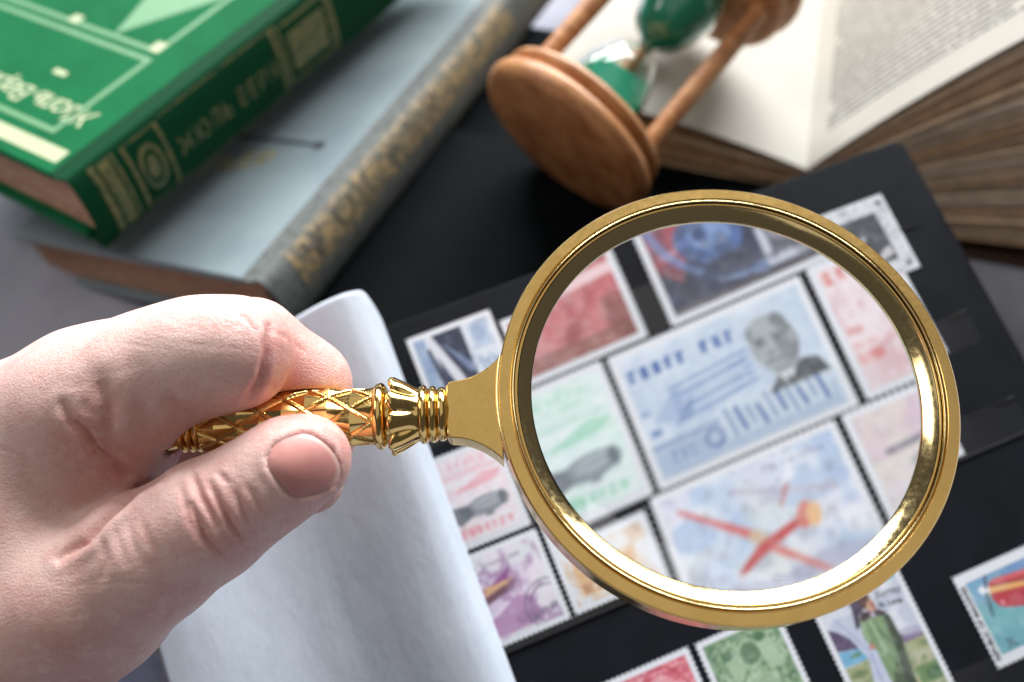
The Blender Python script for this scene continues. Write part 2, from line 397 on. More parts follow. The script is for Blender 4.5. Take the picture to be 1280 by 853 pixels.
sand('sand_pile', 8.5, mid - 12, (RH.T @ np.array([0, -.2, 1.0]) * np.array([1, 1, .25]), 2.0))
sand('sand_charge', mid + 1.0, HL - 9)

# ------------------------------------------------------------------ stamp album (stock book) with its leaves
RA = ortho(np.array([[0.9264, -0.3741, 0.0422], [0.3657, 0.8678, -0.3364], [0.0892, 0.3271, 0.9408]]))
A0 = at(1100, 700, 268)
m_card = M('black_album_card', srgb(16, 18, 24), .6, spec=.12, var=[(.06, srgb(24, 27, 34), .7, .4, .65), (1.5, srgb(18, 20, 25), .4, .5, .7), (2.6, srgb(84, 86, 94), .5, .70, .76)], bump=[(2.2, .05)])
album = thing('stamp_album', A0, RA)
tag(album, 'open black stock album holding rows of stamps, a white leaf curling over its gutter', 'album')
U0, U1, V0, V1 = -178.0, 66.0, -56.0, 113.6
bevel(mk('album_page', *box(U0, U1, V0, V1, -.9, 0), m_card, album), .3)
for k in range(3):                                 # leaves of the same opening lie a little proud of the one above
    e = 1.6 * (k + 1)
    bevel(mk('album_leaf', *box(U0, U1 + e, V0, V1 - .3 * k, -.9 - 1.1 * (k + 1), -1.0 - 1.1 * k), m_card, album), .3)
for k in range(6):                                 # leaves further down fan open towards the cover
    a = math.radians(-2.0 * (k + 1)); v, f = box(U0 + 30, U1 + 3.5, 0, V1 - V0, -1.0, 0)
    v = np.array(v); c, s = math.cos(a), math.sin(a)
    v = np.stack([v[:, 0], V0 + c * v[:, 1] - s * v[:, 2], -4.5 - .3 * k + s * v[:, 1] + c * v[:, 2]], -1)
    mk('album_leaf', v, f, m_card, album)
bevel(mk('album_page', *box(-330, U0 - 1.0, -14, V1, -.9, 0), m_card, album), .3)
# clear pocket strips welded across the page
def film_mat():
    m = bpy.data.materials.new('clear_film'); m.use_nodes = True; nt = m.node_tree; N = nt.nodes; N.clear()
    o = N.new('ShaderNodeOutputMaterial'); t = N.new('ShaderNodeBsdfTransparent'); g = N.new('ShaderNodeBsdfGlossy'); mx = N.new('ShaderNodeMixShader')
    t.inputs['Color'].default_value = (.985, .99, .99, 1)
    g.inputs['Roughness'].default_value = .18; mx.inputs[0].default_value = .05
    nt.links.new(t.outputs[0], mx.inputs[1]); nt.links.new(g.outputs[0], mx.inputs[2]); nt.links.new(mx.outputs[0], o.inputs[0]); return m
m_film = film_mat()
m_edge = M('film_edge', srgb(62, 66, 76), .35)
m_seam = M('welded_seam', srgb(14, 15, 18), .5, spec=.25)
for vb, vt, ue in ((75.4, 86.0, 16.4), (45.2, 55.5, U1 - 7), (16.6, 27.0, U1 - 7), (-46.0, -34.0, U1 - 7)):
    n = 60; us = np.linspace(U0 + 34, ue, n); vv = np.array([vb, vb + .4 * (vt - vb), vt])
    P = np.zeros((n, 3, 3)); P[..., 0] = us[:, None]; P[..., 1] = vv[None, :]
    P[..., 2] = .62 + np.array([0, .15, .35])[None, :] * (1 + .5 * np.sin(us * .11 + vb)[:, None])
    v, f = grid(P); mk('pocket_strip', v, f, m_film, album, True)
    if vb < 30: bevel(mk('strip_seam', *box(U0 + 34, ue + 1, vb - .9, vb - .1, .02, .5), m_seam, album), .25)
    if ue > 30: mk('strip_edge', *box(56.5, ue, vt - .2, vt + .12, 1.0, 1.12), m_edge, album)
    mk('strip_slot', *box(U1 - 13, U1 - 6, vt - .6, vt + .2, .02, .3), m_seam, album)
# white interleaf, curling
m_leaf = M('white_interleaf', srgb(178, 187, 199), .7, stretch=(1, .45, 1), var=[(.12, srgb(164, 174, 188), .5, .4, .65), (.9, srgb(152, 162, 176), .3, .48, .7), (3.5, srgb(198, 205, 217), .4, .5, .7)], bump=[(.10, .4), (.6, .035), (2.5, .015)], sss=(.25, (1, 1, 1), .002))
nu, nv = 80, 110
pu = np.array([-186, -176, -165, -152, -140, -130, -121, -113, -108, -104.5]); pn = np.array([13, 10.5, 7.0, 4.0, 5.5, 10.5, 15.5, 17.5, 16.0, 11.0])
tt = np.linspace(0, 1, nu); uu = np.interp(tt, np.linspace(0, 1, 10), pu)
nn = np.interp(uu, pu, pn)
for _ in range(14): nn[1:-1] = .25 * nn[:-2] + .5 * nn[1:-1] + .25 * nn[2:]
P = np.zeros((nu, nv, 3))
for j, q in enumerate(np.linspace(0, 1, nv)):
    vtop = 121 - 9.0 * np.clip((tt - .90) / .10, 0, 1) ** 2.6       # rounded far corner
    vlo = -30.0
    vvv = vlo + (vtop - vlo) * q
    du = (vvv - 60) * .012
    P[:, j, 0] = uu - 1.5 + du * tt
    P[:, j, 1] = vvv
    P[:, j, 2] = nn * (1 + .10 * np.sin(vvv * .028 + uu * .02)) + .35 * np.sin(vvv * .07 + uu * .05)
v, f = grid(P); o = mk('white_leaf', v, f, m_leaf, album, True)
s = o.modifiers.new('thick', 'SOLIDIFY'); s.thickness = .00025

# ------------------------------------------------------------------ stamps
class Paint:
    """a small procedural painter: colours are computed per vertex of the printed panel"""
    def __init__(s, w, h, bgc, res=.24):
        s.w, s.h = w, h; s.nx, s.ny = int(w / res) + 1, int(h / res) + 1
        s.X, s.Y = np.meshgrid(np.linspace(0, w, s.nx), np.linspace(0, h, s.ny)); s.C = np.zeros((s.ny, s.nx, 3)) + np.array(bgc, float)
    def fill(s, m, c, a=1.0):
        k = (np.clip(m, 0, 1) * a)[..., None]; s.C = s.C * (1 - k) + np.array(c, float) * k; return s
    @staticmethod
    def sm(d, e=.18): return np.clip(.5 - d / (2 * e), 0, 1)
    def rect(s, x0, y0, x1, y1, c, a=1, e=.18):
        return s.fill(s.sm(np.maximum(np.maximum(x0 - s.X, s.X - x1), np.maximum(y0 - s.Y, s.Y - y1)), e), c, a)
    def ell(s, cx, cy, rx, ry, c, a=1, rot=0, e=.18):
        q = math.radians(rot); x = (s.X - cx) * math.cos(q) + (s.Y - cy) * math.sin(q); y = -(s.X - cx) * math.sin(q) + (s.Y - cy) * math.cos(q)
        return s.fill(s.sm((np.hypot(x / rx, y / ry) - 1) * min(rx, ry), e), c, a)
    def ringe(s, cx, cy, r, w, c, a=1, ry=None):
        ry = ry or r
        return s.fill(s.sm(np.abs(np.hypot((s.X - cx) / r, (s.Y - cy) / ry) - 1) * min(r, ry) - w / 2), c, a)
    def poly(s, pts, c, a=1):
        ins = np.zeros_like(s.X, bool); d = np.full_like(s.X, 1e9); n = len(pts)
        for i in range(n):
            (x0, y0), (x1, y1) = pts[i], pts[(i + 1) % n]
            if y0 != y1: ins ^= ((y0 > s.Y) != (y1 > s.Y)) & (s.X < (x1 - x0) * (s.Y - y0) / (y1 - y0) + x0)
            d = np.minimum(d, s.dseg(x0, y0, x1, y1)[0])
        return s.fill(s.sm(np.where(ins, -d, d)), c, a)
    def dseg(s, x0, y0, x1, y1):
        dx, dy = x1 - x0, y1 - y0; t = np.clip(((s.X - x0) * dx + (s.Y - y0) * dy) / (dx * dx + dy * dy + 1e-9), 0, 1)
        return np.hypot(s.X - x0 - t * dx, s.Y - y0 - t * dy), t
    def seg(s, x0, y0, x1, y1, w, c, a=1, w1=None):
        d, t = s.dseg(x0, y0, x1, y1); ww = w if w1 is None else w + (w1 - w) * t
        return s.fill(s.sm(d - ww / 2), c, a)
    def noise(s, sc, seed, oct=3):
        r = np.random.default_rng(seed); out = np.zeros_like(s.X); amp = 1.0; tot = 0
        for k in range(oct):
            g = r.random((64, 64)); fx = s.X * sc * 2 ** k; fy = s.Y * sc * 2 ** k
            ix, iy = fx.astype(int) % 63, fy.astype(int) % 63; tx, ty = fx % 1, fy % 1; tx = tx * tx * (3 - 2 * tx); ty = ty * ty * (3 - 2 * ty)
            out += amp * (g[iy, ix] * (1 - tx) * (1 - ty) + g[iy, ix + 1] * tx * (1 - ty) + g[iy + 1, ix] * (1 - tx) * ty + g[iy + 1, ix + 1] * tx * ty); tot += amp; amp *= .5
        return out / tot
    def cloud(s, sc, seed, c, a=1, lo=.4, hi=.65): return s.fill(np.clip((s.noise(sc, seed) - lo) / (hi - lo), 0, 1), c, a)
    def glyphs(s, x, y, n, gw, gh, c, a=1, seed=0, slope=0.0, bold=.35):
        """a row of small letter-like marks"""
        r = np.random.default_rng(seed)
        for k in range(n):
            x0 = x + k * gw; y0 = y + slope * k * gw
            if r.random() < .12: continue
            kind = r.integers(4); w = gw * .62
            s.rect(x0, y0, x0 + gw * bold, y0 + gh, c, a, .1)
            if kind in (0, 2): s.rect(x0, y0 + gh * .78, x0 + w, y0 + gh, c, a, .1)
            if kind in (1, 2): s.rect(x0, y0, x0 + w, y0 + gh * .22, c, a, .1)
            if kind in (1, 3): s.rect(x0 + w - gw * bold * .7, y0, x0 + w, y0 + gh, c, a, .1)
        return s
m_spaper = M('stamp_paper', srgb(214, 217, 224), .8, var=[(1.5, srgb(196, 199, 207), .4, .45, .7)], bump=[(3, .02)])
m_sprint = M('stamp_print', (.5, .5, .5), .7, attr='Col', var=[(5, (.6, .6, .6), .10, .45, .7)])
def stamp(u0, v0, u1, v1, label, paint, margin=1.7, rot=0.0, lift=.12, soft=1, fade=0.0):
    """a perforated stamp lying on the album page; u,v in album coordinates of its corners"""
    w, h = u1 - u0, v1 - v0; pts = []
    def edge(ax, ay, bx, by, nx, ny):
        L = math.hypot(bx - ax, by - ay); n = max(4, round(L / 1.5)); p = L / n
        for k in range(n):
            for q in range(6):
                if q == 0: t, d = k + .0, 0
                else: t = k + .5 + .29 * -math.cos(math.pi * (q - 1) / 4); d = .46 * math.sin(math.pi * (q - 1) / 4) * (p / 1.5)
                pts.append((ax + (bx - ax) * t / n + nx * d, ay + (by - ay) * t / n + ny * d))
    edge(0, 0, w, 0, 0, 1); edge(w, 0, w, h, -1, 0); edge(w, h, 0, h, 0, -1); edge(0, h, 0, 0, 1, 0)
    n = len(pts); V = [(x - w / 2, y - h / 2, .13) for x, y in pts] + [(x - w / 2, y - h / 2, 0) for x, y in pts]
    Fc = [tuple(range(n)), tuple(range(2 * n - 1, n - 1, -1))] + [(k + n, (k + 1) % n + n, (k + 1) % n, k) for k in range(n)]
    c, s_ = math.cos(math.radians(rot)), math.sin(math.radians(rot)); Rr = RA @ np.array([[c, -s_, 0], [s_, c, 0], [0, 0, 1]])
    o = mk('postage_stamp', V, Fc, m_spaper, org=A0 + RA @ np.array([(u0 + u1) / 2, (v0 + v1) / 2, lift]), R=Rr)
    tag(o, label, 'stamp', 'stamps in the album rows')
    pw, ph = w - 2 * margin, h - 2 * margin
    p = Paint(pw, ph, (214, 217, 224)); paint(p)
    p.cloud(.5, int(abs(u0) * 7) % 97, (214, 217, 224), .18, .5, .7); p.cloud(2.2, int(abs(v0) * 5) % 89, (120, 122, 130), .10, .55, .7)
    for _ in range(soft):                           # ink spreads a little into the paper
        q = np.pad(p.C, ((1, 1), (1, 1), (0, 0)), 'edge'); p.C = (q[:-2, 1:-1] + q[2:, 1:-1] + q[1:-1, :-2] + q[1:-1, 2:] + 2 * q[1:-1, 1:-1]) / 6
    p.C = p.C * .9 + .1 * p.C.mean(2, keepdims=True)
    p.C = p.C * (1 - fade) + np.array([206, 212, 220]) * fade
    P = np.zeros((p.ny, p.nx, 3)); P[..., 0] = p.X - pw / 2; P[..., 1] = p.Y - ph / 2; P[..., 2] = .16
    v, f = grid(P.transpose(1, 0, 2)); pr = mk('printed_picture', v, f, m_sprint, o)
    col = p.C.transpose(1, 0, 2).reshape(-1, 3) / 255.0
    lin = np.where(col <= .04045, col / 12.92, ((col + .055) / 1.055) ** 2.4)
    at_ = pr.data.color_attributes.new('Col', 'FLOAT_COLOR', 'POINT')
    at_.data.foreach_set('color', np.concatenate([lin, np.ones((len(lin), 1))], 1).ravel().astype(np.float32))
    return o, pw, ph
def stamp_text(o, body, size, x, y, rot, m, shear=0, bold=.02, align='LEFT'):
    v, f = text_mesh(body, size, shear, bold, align)
    c, s = math.cos(math.radians(rot)), math.sin(math.radians(rot))
    return mk('lettering', np.stack([x + c * v[:, 0] - s * v[:, 1], y + s * v[:, 0] + c * v[:, 1], np.full(len(v), .19)], -1), f, m, o)

def p_blue(p):
    p.rect(0, 0, p.w, p.h, (184, 200, 218)); p.cloud(.12, 3, (206, 216, 228), .8); p.cloud(.8, 4, (160, 180, 208), .35)
    p.glyphs(1, 20.4, 9, 2.75, 2.6, (52, 88, 158), .95, 5, 0, .42)
    p.poly([(2, 11), (9, 16.5), (25, 17.5), (25, 11.5), (14, 8.5)], (150, 172, 204), .8)
    for k in range(5): p.seg(8, 10 + k * 1.6, 26, 11.4 + k * 1.6, .55, (92, 122, 176), .8)
    for k in range(3): p.seg(10, 10.9 + k * 2.4, 24, 12.2 + k * 2.4, .5, (212, 222, 232), .9)
    p.poly([(6, 9), (12, 14), (10.5, 9.2)], (104, 130, 176), .8)
    p.rect(0, 5.6, 15, 7.0, (120, 144, 186), .7); p.rect(0, 0, 40, 5.2, (150, 172, 202), .7); p.rect(1, 8.5, 3.5, 10, (80, 110, 168), .8); p.rect(0.5, 13, 2.5, 14, (100, 128, 180), .7)
    p.ringe(13.0, 3.8, 1.7, .9, (84, 112, 170), .9); p.glyphs(3.5, 2.2, 3, 1.9, 2.6, (112, 136, 184), .8, 8)
    p.rect(15.5, 2.2, 39, 9.3, (192, 206, 220), .9)
    for k in range(10): p.seg(17.5 + k * 2.25, 2.6 + (k % 3) * .5, 16.9 + k * 2.25, 8.2 - (k % 4) * .6, .75 + .35 * (k % 2), (68, 98, 164), .62 + .2 * (k % 2))
    hx, hy = 31.4, 17.0                                                 # engraved head turned a little to the left
    p.ell(hx + .7, hy - .2, 4.9, 5.9, (92, 100, 106), 1, 6); p.ell(hx - .3, hy - .6, 4.1, 5.6, (150, 160, 166), 1, 6); p.ell(hx + 2.4, hy - .8, 1.7, 4.4, (104, 113, 119), .85, 6)
    p.ell(hx - .3, hy + 3.2, 3.5, 2.8, (158, 167, 172), .95, 4); p.ell(hx + 3.2, hy + 3.6, 1.5, 2.2, (104, 112, 118), .85, 20); p.ell(hx - 3.6, hy + 3.2, .8, 1.6, (120, 128, 134), .8, -15); p.seg(hx - 3.2, hy + 1.4, hx - 1.1, hy + 1.5, .55, (70, 78, 86), .95); p.seg(hx + .7, hy + 1.5, hx + 2.9, hy + 1.3, .55, (70, 78, 86), .95)
    p.ell(hx - 2.1, hy + .5, .85, .42, (62, 70, 78), .95); p.ell(hx + 1.6, hy + .5, .85, .42, (62, 70, 78), .95); p.seg(hx - .6, hy + 1.0, hx - 1.1, hy - 1.8, .6, (138, 146, 150), .9); p.ell(hx - .7, hy - 1.9, 1.0, .45, (96, 104, 110), .9)
    p.seg(hx - 2.0, hy - 3.5, hx + 1.3, hy - 3.4, .55, (80, 88, 94), .95); p.ell(hx - .3, hy - 5.0, 1.8, .7, (150, 158, 162), .9); p.ell(hx + 4.6, hy - .2, .8, 1.5, (142, 150, 154), .95)
    p.poly([(29.6, 11.6), (34.6, 12.6), (35.6, 8.6), (30.6, 8.0)], (140, 148, 152)); p.poly([(27.0, 7.4), (29.6, 9.9), (31.6, 10.4), (34.4, 10.6), (35.6, 11.8), (39.2, 10.8), (40.6, 7.4)], (62, 70, 76)); p.poly([(30.2, 10.4), (31.8, 7.4), (34.2, 10.6)], (206, 212, 216)); p.poly([(31.7, 9.4), (32.5, 9.3), (32.6, 7.4), (31.6, 7.4)], (50, 58, 66))
    for k in range(16): p.seg(26.5, 9.0 + k * 1.0, 36.5, 9.8 + k * 1.0, .16, (120, 130, 140), .35)
    for k in range(24): p.seg(.5, .8 + k * 1.02, 26, 1.4 + k * 1.02, .14, (110, 136, 184), .30)
def p_airship(c1, c2, tint):
    def q(p):
        p.rect(0, 0, p.w, p.h, tint); p.cloud(.15, 11, c2, .5); p.cloud(.6, 12, (232, 236, 238), .5)
        p.glyphs(3, p.h - 3.4, 14, 2.4, 1.8, c1, .3, 13); p.seg(3, p.h - 5, p.w - 3, p.h - 4.6, .6, c1, .25)
        p.poly([(22, 14.2), (28, 15.2), (34, 17.5), (39, 16.4), (36, 14.4), (30, 13.6)], c1, .5); p.poly([(6, 13), (16, 14.5), (21, 16.5), (19, 13)], c1, .5); p.seg(8, 17.8, 38, 18.6, .9, c1, .3)
        p.ell(31.4, 8.4, 6.8, 2.6, (112, 124, 136), 1, 4); p.ell(32.6, 9, 5, 1.6, (158, 168, 176), .8, 4); p.ell(36.6, 8.7, 1.3, 2.0, (66, 76, 88), .85); p.seg(26, 8.6, 37, 9.2, .35, (90, 100, 112), .6)
        p.poly([(20.6, 10.4), (26.4, 9.8), (27.4, 6.6), (23, 4.9), (20, 6.2)], (62, 74, 86), .92); p.poly([(17.4, 8.6), (22, 9), (21.6, 6), (18, 6)], (98, 110, 122), .8)
        p.poly([(30, 6.2), (33, 6.3), (32.6, 5.0), (30.4, 5.0)], (84, 94, 106), .8)
        p.glyphs(22, 1.4, 7, 2.3, 1.9, c1, .6, 14, .02); p.ell(24, 3.2, 4, 1.2, c1, .35); p.cloud(1.2, 15, c1, .15, .5, .7)
    return q
def p_glider(p):
    p.rect(0, 0, p.w, p.h, (190, 204, 224)); p.cloud(.1, 21, (224, 228, 236), .95, .4, .6); p.cloud(.14, 22, (150, 178, 216), .8, .5, .7); p.cloud(.1, 23, (200, 200, 222), .6)
    p.cloud(.09, 24, (206, 214, 210), .6, .5, .7); p.ell(30, 15.5, 8, 3, (140, 166, 208), .5); p.ell(4, 15.5, 5, 3.2, (160, 186, 222), .8)
    p.poly([(0, 0), (p.w, 0), (p.w, 2.2), (28, 4), (18, 2.4), (8, 4), (0, 3)], (168, 168, 196), .7); p.cloud(.5, 25, (120, 124, 150), .35, .6, .7)
    p.seg(3.0, 20.8, 15.4, 11.0, .7, (204, 92, 88), 1, 1.9); p.seg(16.8, 8.6, 27.5, -.6, 1.8, (212, 112, 104), 1, .9); p.ell(16.0, 10.4, 2.2, 1.3, (196, 170, 140), .9, -38)
    p.poly([(9.4, 5.6), (10.8, 5.2), (15.6, 7.0), (24.8, 9.6), (25.4, 10.6), (23.6, 10.9), (15.4, 9.2)], (190, 62, 62)); p.ell(26.2, 11.0, 1.6, 2.6, (206, 104, 88), 1, -30); p.ell(27.9, 10.4, 1.5, 2.3, (224, 176, 122), 1, -20)
    p.seg(14, 20.4, 24.4, 16.6, .8, (160, 140, 168), .6); p.seg(24.4, 16.6, 34, 13.6, .9, (178, 166, 178), .55); p.seg(22.6, 14.4, 25.2, 17.4, .9, (190, 116, 112), .8)
    p.glyphs(24, 21.0, 10, 1.15, 1.2, (110, 120, 155), .6, 26)
def p_orange(p):
    p.rect(2.5, 2.0, p.w - 3, p.h - 3.5, (226, 178, 122)); p.rect(6.5, 6, p.w - 7, p.h - 7, (206, 204, 186)); p.cloud(.35, 31, (190, 130, 70), .5)
    p.ell(p.w / 2, p.h / 2, 8, 4, (150, 150, 120), .6); p.rect(3, 2.4, p.w - 3.5, 5, (176, 108, 56), .8); p.glyphs(6, 3, 12, 2.1, 1.6, (236, 214, 176), .8, 33); p.cloud(.8, 34, (240, 220, 190), .4, .55, .7)
def p_purple(p):
    p.rect(0, 0, p.w, p.h, (206, 208, 216)); p.rect(4, 1, p.w - 5, p.h - 5.5, (196, 178, 208)); p.cloud(.2, 41, (222, 208, 224), .7); p.glyphs(p.w - 30, p.h - 3.4, 22, 1.15, 1.1, (120, 116, 140), .8, 42)
    b = p.w - 36
    p.poly([(b + 2, 11), (b + 10, 13), (b + 20, 14.5), (b + 27.5, 14.8), (b + 26, 12.2), (b + 14, 9.6), (b + 4, 8.5)], (206, 156, 112)); p.poly([(b + 14, 11.2), (b + 28, 14), (b + 26, 11.6), (b + 15, 9.2)], (96, 52, 66)); p.poly([(b + 20, 14.2), (b + 27, 17.5), (b + 25.4, 14.4)], (136, 62, 128))
    p.poly([(b + 0, 0.8), (b + 31, .8), (b + 30, 8), (b + 26, 9.5), (b + 20, 6.5), (b + 14, 5), (b + 5, 3)], (172, 124, 174)); p.cloud(.3, 43, (124, 72, 130), .5, .52, .66); p.ell(b + 9, 5, 3, 5, (208, 182, 200), .8, 25)
    for r in (6.5, 5.0): p.ringe(p.w - 2.5, 4.5, r, .4, (70, 66, 90), .7)
    p.glyphs(p.w - 9, 1.2, 7, 1.3, 1.4, (70, 66, 90), .7, 44, .2)
def p_greyplane(p):
    p.rect(0, 0, p.w, p.h, (204, 196, 210)); p.poly([(0, 15), (p.w, 17), (p.w, p.h), (0, p.h)], (206, 176, 194)); p.cloud(.15, 51, (216, 206, 190), .7); p.rect(0, 0, p.w, 4, (206, 180, 192), .7); p.rect(4, 4, 30, 8, (210, 216, 196), .6)
    p.seg(4, 16.5, 31, 18.5, 1.3, (104, 100, 116), .95); p.ell(15, 13.4, 7.5, 1.7, (112, 122, 128), .95, 3); p.poly([(12, 12.4), (19, 12.6), (22, 7), (17, 7.4)], (146, 154, 162), .9); p.cloud(.5, 52, (160, 150, 166), .3, .5, .7)
def p_rose(p):
    p.rect(0, 0, p.w, p.h, (222, 206, 212)); p.cloud(.18, 61, (206, 168, 176), .8); p.glyphs(1, p.h - 3.6, 9, 2.9, 2.6, (206, 92, 84), .85, 62, 0, .4); p.rect(0.5, 11.5, 4, 13, (208, 110, 104), .7); p.rect(0.5, 8.5, 6, 9.8, (208, 130, 124), .5)
    p.rect(0.5, 5.2, 6, 7.4, (206, 88, 82), .7); p.poly([(6, 8), (16, 15), (32, 16), (34, 8)], (204, 150, 156), .7); p.seg(6, 7.6, 34, 9.6, .5, (192, 120, 126), .8); p.rect(6, .5, 36, 5.8, (210, 164, 172), .7); p.cloud(.7, 63, (236, 226, 230), .5, .5, .7)
def p_redbrown(p):
    p.rect(0, 0, p.w, p.h, (188, 92, 98)); p.cloud(.16, 71, (146, 62, 68), .8); p.cloud(.4, 72, (216, 140, 142), .6, .5, .7); p.poly([(0, 11.5), (p.w, 14.5), (p.w, 17), (0, 14)], (222, 190, 194)); p.rect(0, 0, p.w, 3.4, (128, 76, 68), .75); p.rect(p.w - 5, 0, p.w, 10, (112, 50, 46), .6); p.ell(18, 7.5, 9, 3.6, (196, 104, 108), .8, 8); p.rect(0, p.h - 5, p.w, p.h, (206, 150, 152), .6); p.rect(0, 0, 12, 8, (70, 44, 46), .8)
    p.cloud(1.0, 73, (230, 180, 180), .3, .55, .7)
def p_navy(p):
    p.rect(0, 0, p.w, p.h, (32, 42, 74)); p.cloud(.12, 81, (24, 30, 52), .8); p.poly([(0, p.h), (11, p.h), (8, 12), (4.5, 6), (0, 10)], (158, 70, 82)); p.cloud(.3, 82, (60, 60, 90), .3, .5, .7); p.seg(2, 12.5, 14, 14.0, 1.3, (206, 130, 140), .9)
    p.ell(13, 13, 7.5, 5.5, (70, 104, 166), .9, -15); p.ell(13.6, 14, 4.8, 3.4, (118, 150, 200), .8, -20); p.ell(11.6, 14.2, 1.7, 1.5, (52, 74, 124), .9); p.ringe(20, 22, 19, 1.9, (104, 134, 188), .8, 19); p.poly([(8, 6), (14, 3), (20, 3.5), (21, 8), (14, 8.5)], (30, 38, 66), .7); p.seg(12, 3.4, 22, 1.6, 1.0, (150, 170, 204), .6)
    p.rect(22.6, 1.8, 37.5, 19, (188, 194, 210)); p.rect(24.4, 3.8, 36, 17.6, (84, 84, 104)); p.cloud(.5, 83, (40, 40, 58), .4); p.ell(29.5, 12.5, 3.2, 4.6, (58, 58, 74), .8); p.ell(29.5, 9, 4.6, 3, (150, 150, 164), .7); p.rect(0, 0, p.w, 1.2, (104, 92, 92), .7)
def p_white_frame(p):
    p.rect(0, 0, p.w, p.h, (196, 199, 206)); p.cloud(1.2, 91, (136, 138, 148), .55, .55, .68)
    p.rect(4.2, 4.2, p.w - 4.2, p.h - 4.2, (44, 50, 58)); p.cloud(.25, 92, (70, 74, 82), .3, .5, .7); p.poly([(18, 9), (22, 14.5), (23.4, 14), (20.5, 9)], (150, 146, 158)); p.poly([(p.w - 12, 4.4), (p.w - 8, 8), (p.w - 5, 9), (p.w - 4.4, 6)], (190, 188, 190), .9)
    for x, y in ((1.8, 1.8), (p.w - 1.8, 1.8), (1.8, p.h - 1.8), (p.w - 1.8, p.h - 1.8)): p.ell(x, y, .9, .9, (60, 64, 72), .9)
def p_comet(p):
    p.rect(0, 0, p.w, p.h, (196, 206, 218)); p.rect(0, 0, 3.4, p.h, (132, 156, 190)); p.rect(5.4, 0, 14.6, p.h, (16, 28, 58)); p.cloud(.3, 95, (50, 76, 128), .3, .55, .7)
    p.poly([(3.4, p.h), (5.6, p.h), (10.4, p.h - 14), (12, p.h - 22), (9.4, p.h - 22)], (198, 200, 212)); p.seg(3.6, p.h - 4, 6.4, 0, .9, (14, 26, 52), .9, 3.2); p.seg(8.6, p.h - 4.5, 13.6, p.h - 13, .6, (112, 132, 168), .8, 2.6); p.rect(6, 0, 14.6, 9, (44, 74, 132), .5)
    p.rect(16.6, p.h - 8.5, 22, p.h - 1, (160, 178, 206), .8); p.ell(19, p.h - 4, 2, 2.6, (130, 150, 186), .6); p.glyphs(16.6, p.h - 15, 3, 1.8, 3, (110, 134, 176), .7, 96)
def p_rosehead(p):
    p.rect(0, 0, p.w, p.h, (206, 82, 100)); p.cloud(.35, 101, (228, 150, 160), .7, .5, .65); p.cloud(1.1, 102, (180, 48, 72), .7, .46, .62); p.cloud(2.0, 103, (236, 170, 180), .5, .53, .66); p.ell(13, p.h - 9, 5, 6.5, (226, 150, 160), .8); p.rect(1.2, p.h - 1.8, p.w - 1.2, p.h - 1.2, (232, 176, 184), .6)
    p.ringe(13, p.h - 9, 7, .6, (180, 52, 72), .7, 8.5); p.ell(7.5, p.h - 4.5, 2.2, 2, (188, 62, 82), .8)
def p_greenhead(p):
    p.rect(0, 0, p.w, p.h, (110, 146, 106)); p.cloud(.3, 111, (158, 186, 150), .9, .42, .62); p.cloud(1.0, 112, (62, 102, 66), .8, .46, .62); p.cloud(1.9, 113, (176, 198, 168), .5, .52, .66); p.ell(11.5, p.h - 6.2, 2.6, 2.6, (82, 116, 84), .9); p.ringe(11.5, p.h - 6.2, 3.4, .5, (172, 196, 166), .8)
    p.poly([(4, p.h - 6), (8, p.h - 5), (9, p.h - 13), (5, p.h - 15)], (166, 190, 158), .8); p.poly([(14, p.h - 5), (18, p.h - 3.5), (20, p.h - 12), (15, p.h - 12)], (166, 190, 158), .8); p.ell(5.3, p.h - 4.8, 1.4, 1.2, (58, 100, 64), .9); p.ell(15.6, p.h - 3.2, 1.6, 1.2, (58, 100, 64), .9)
    p.ell(11, p.h - 15, 5, 4, (170, 192, 162), .6); p.ell(14.5, p.h - 17.5, 2.2, .8, (36, 84, 46), .95, 25); p.seg(2, p.h - 18, 9, p.h - 10, .5, (76, 114, 78), .8)
    p.rect(0, p.h - 1.0, p.w, p.h, (90, 130, 90), .6)
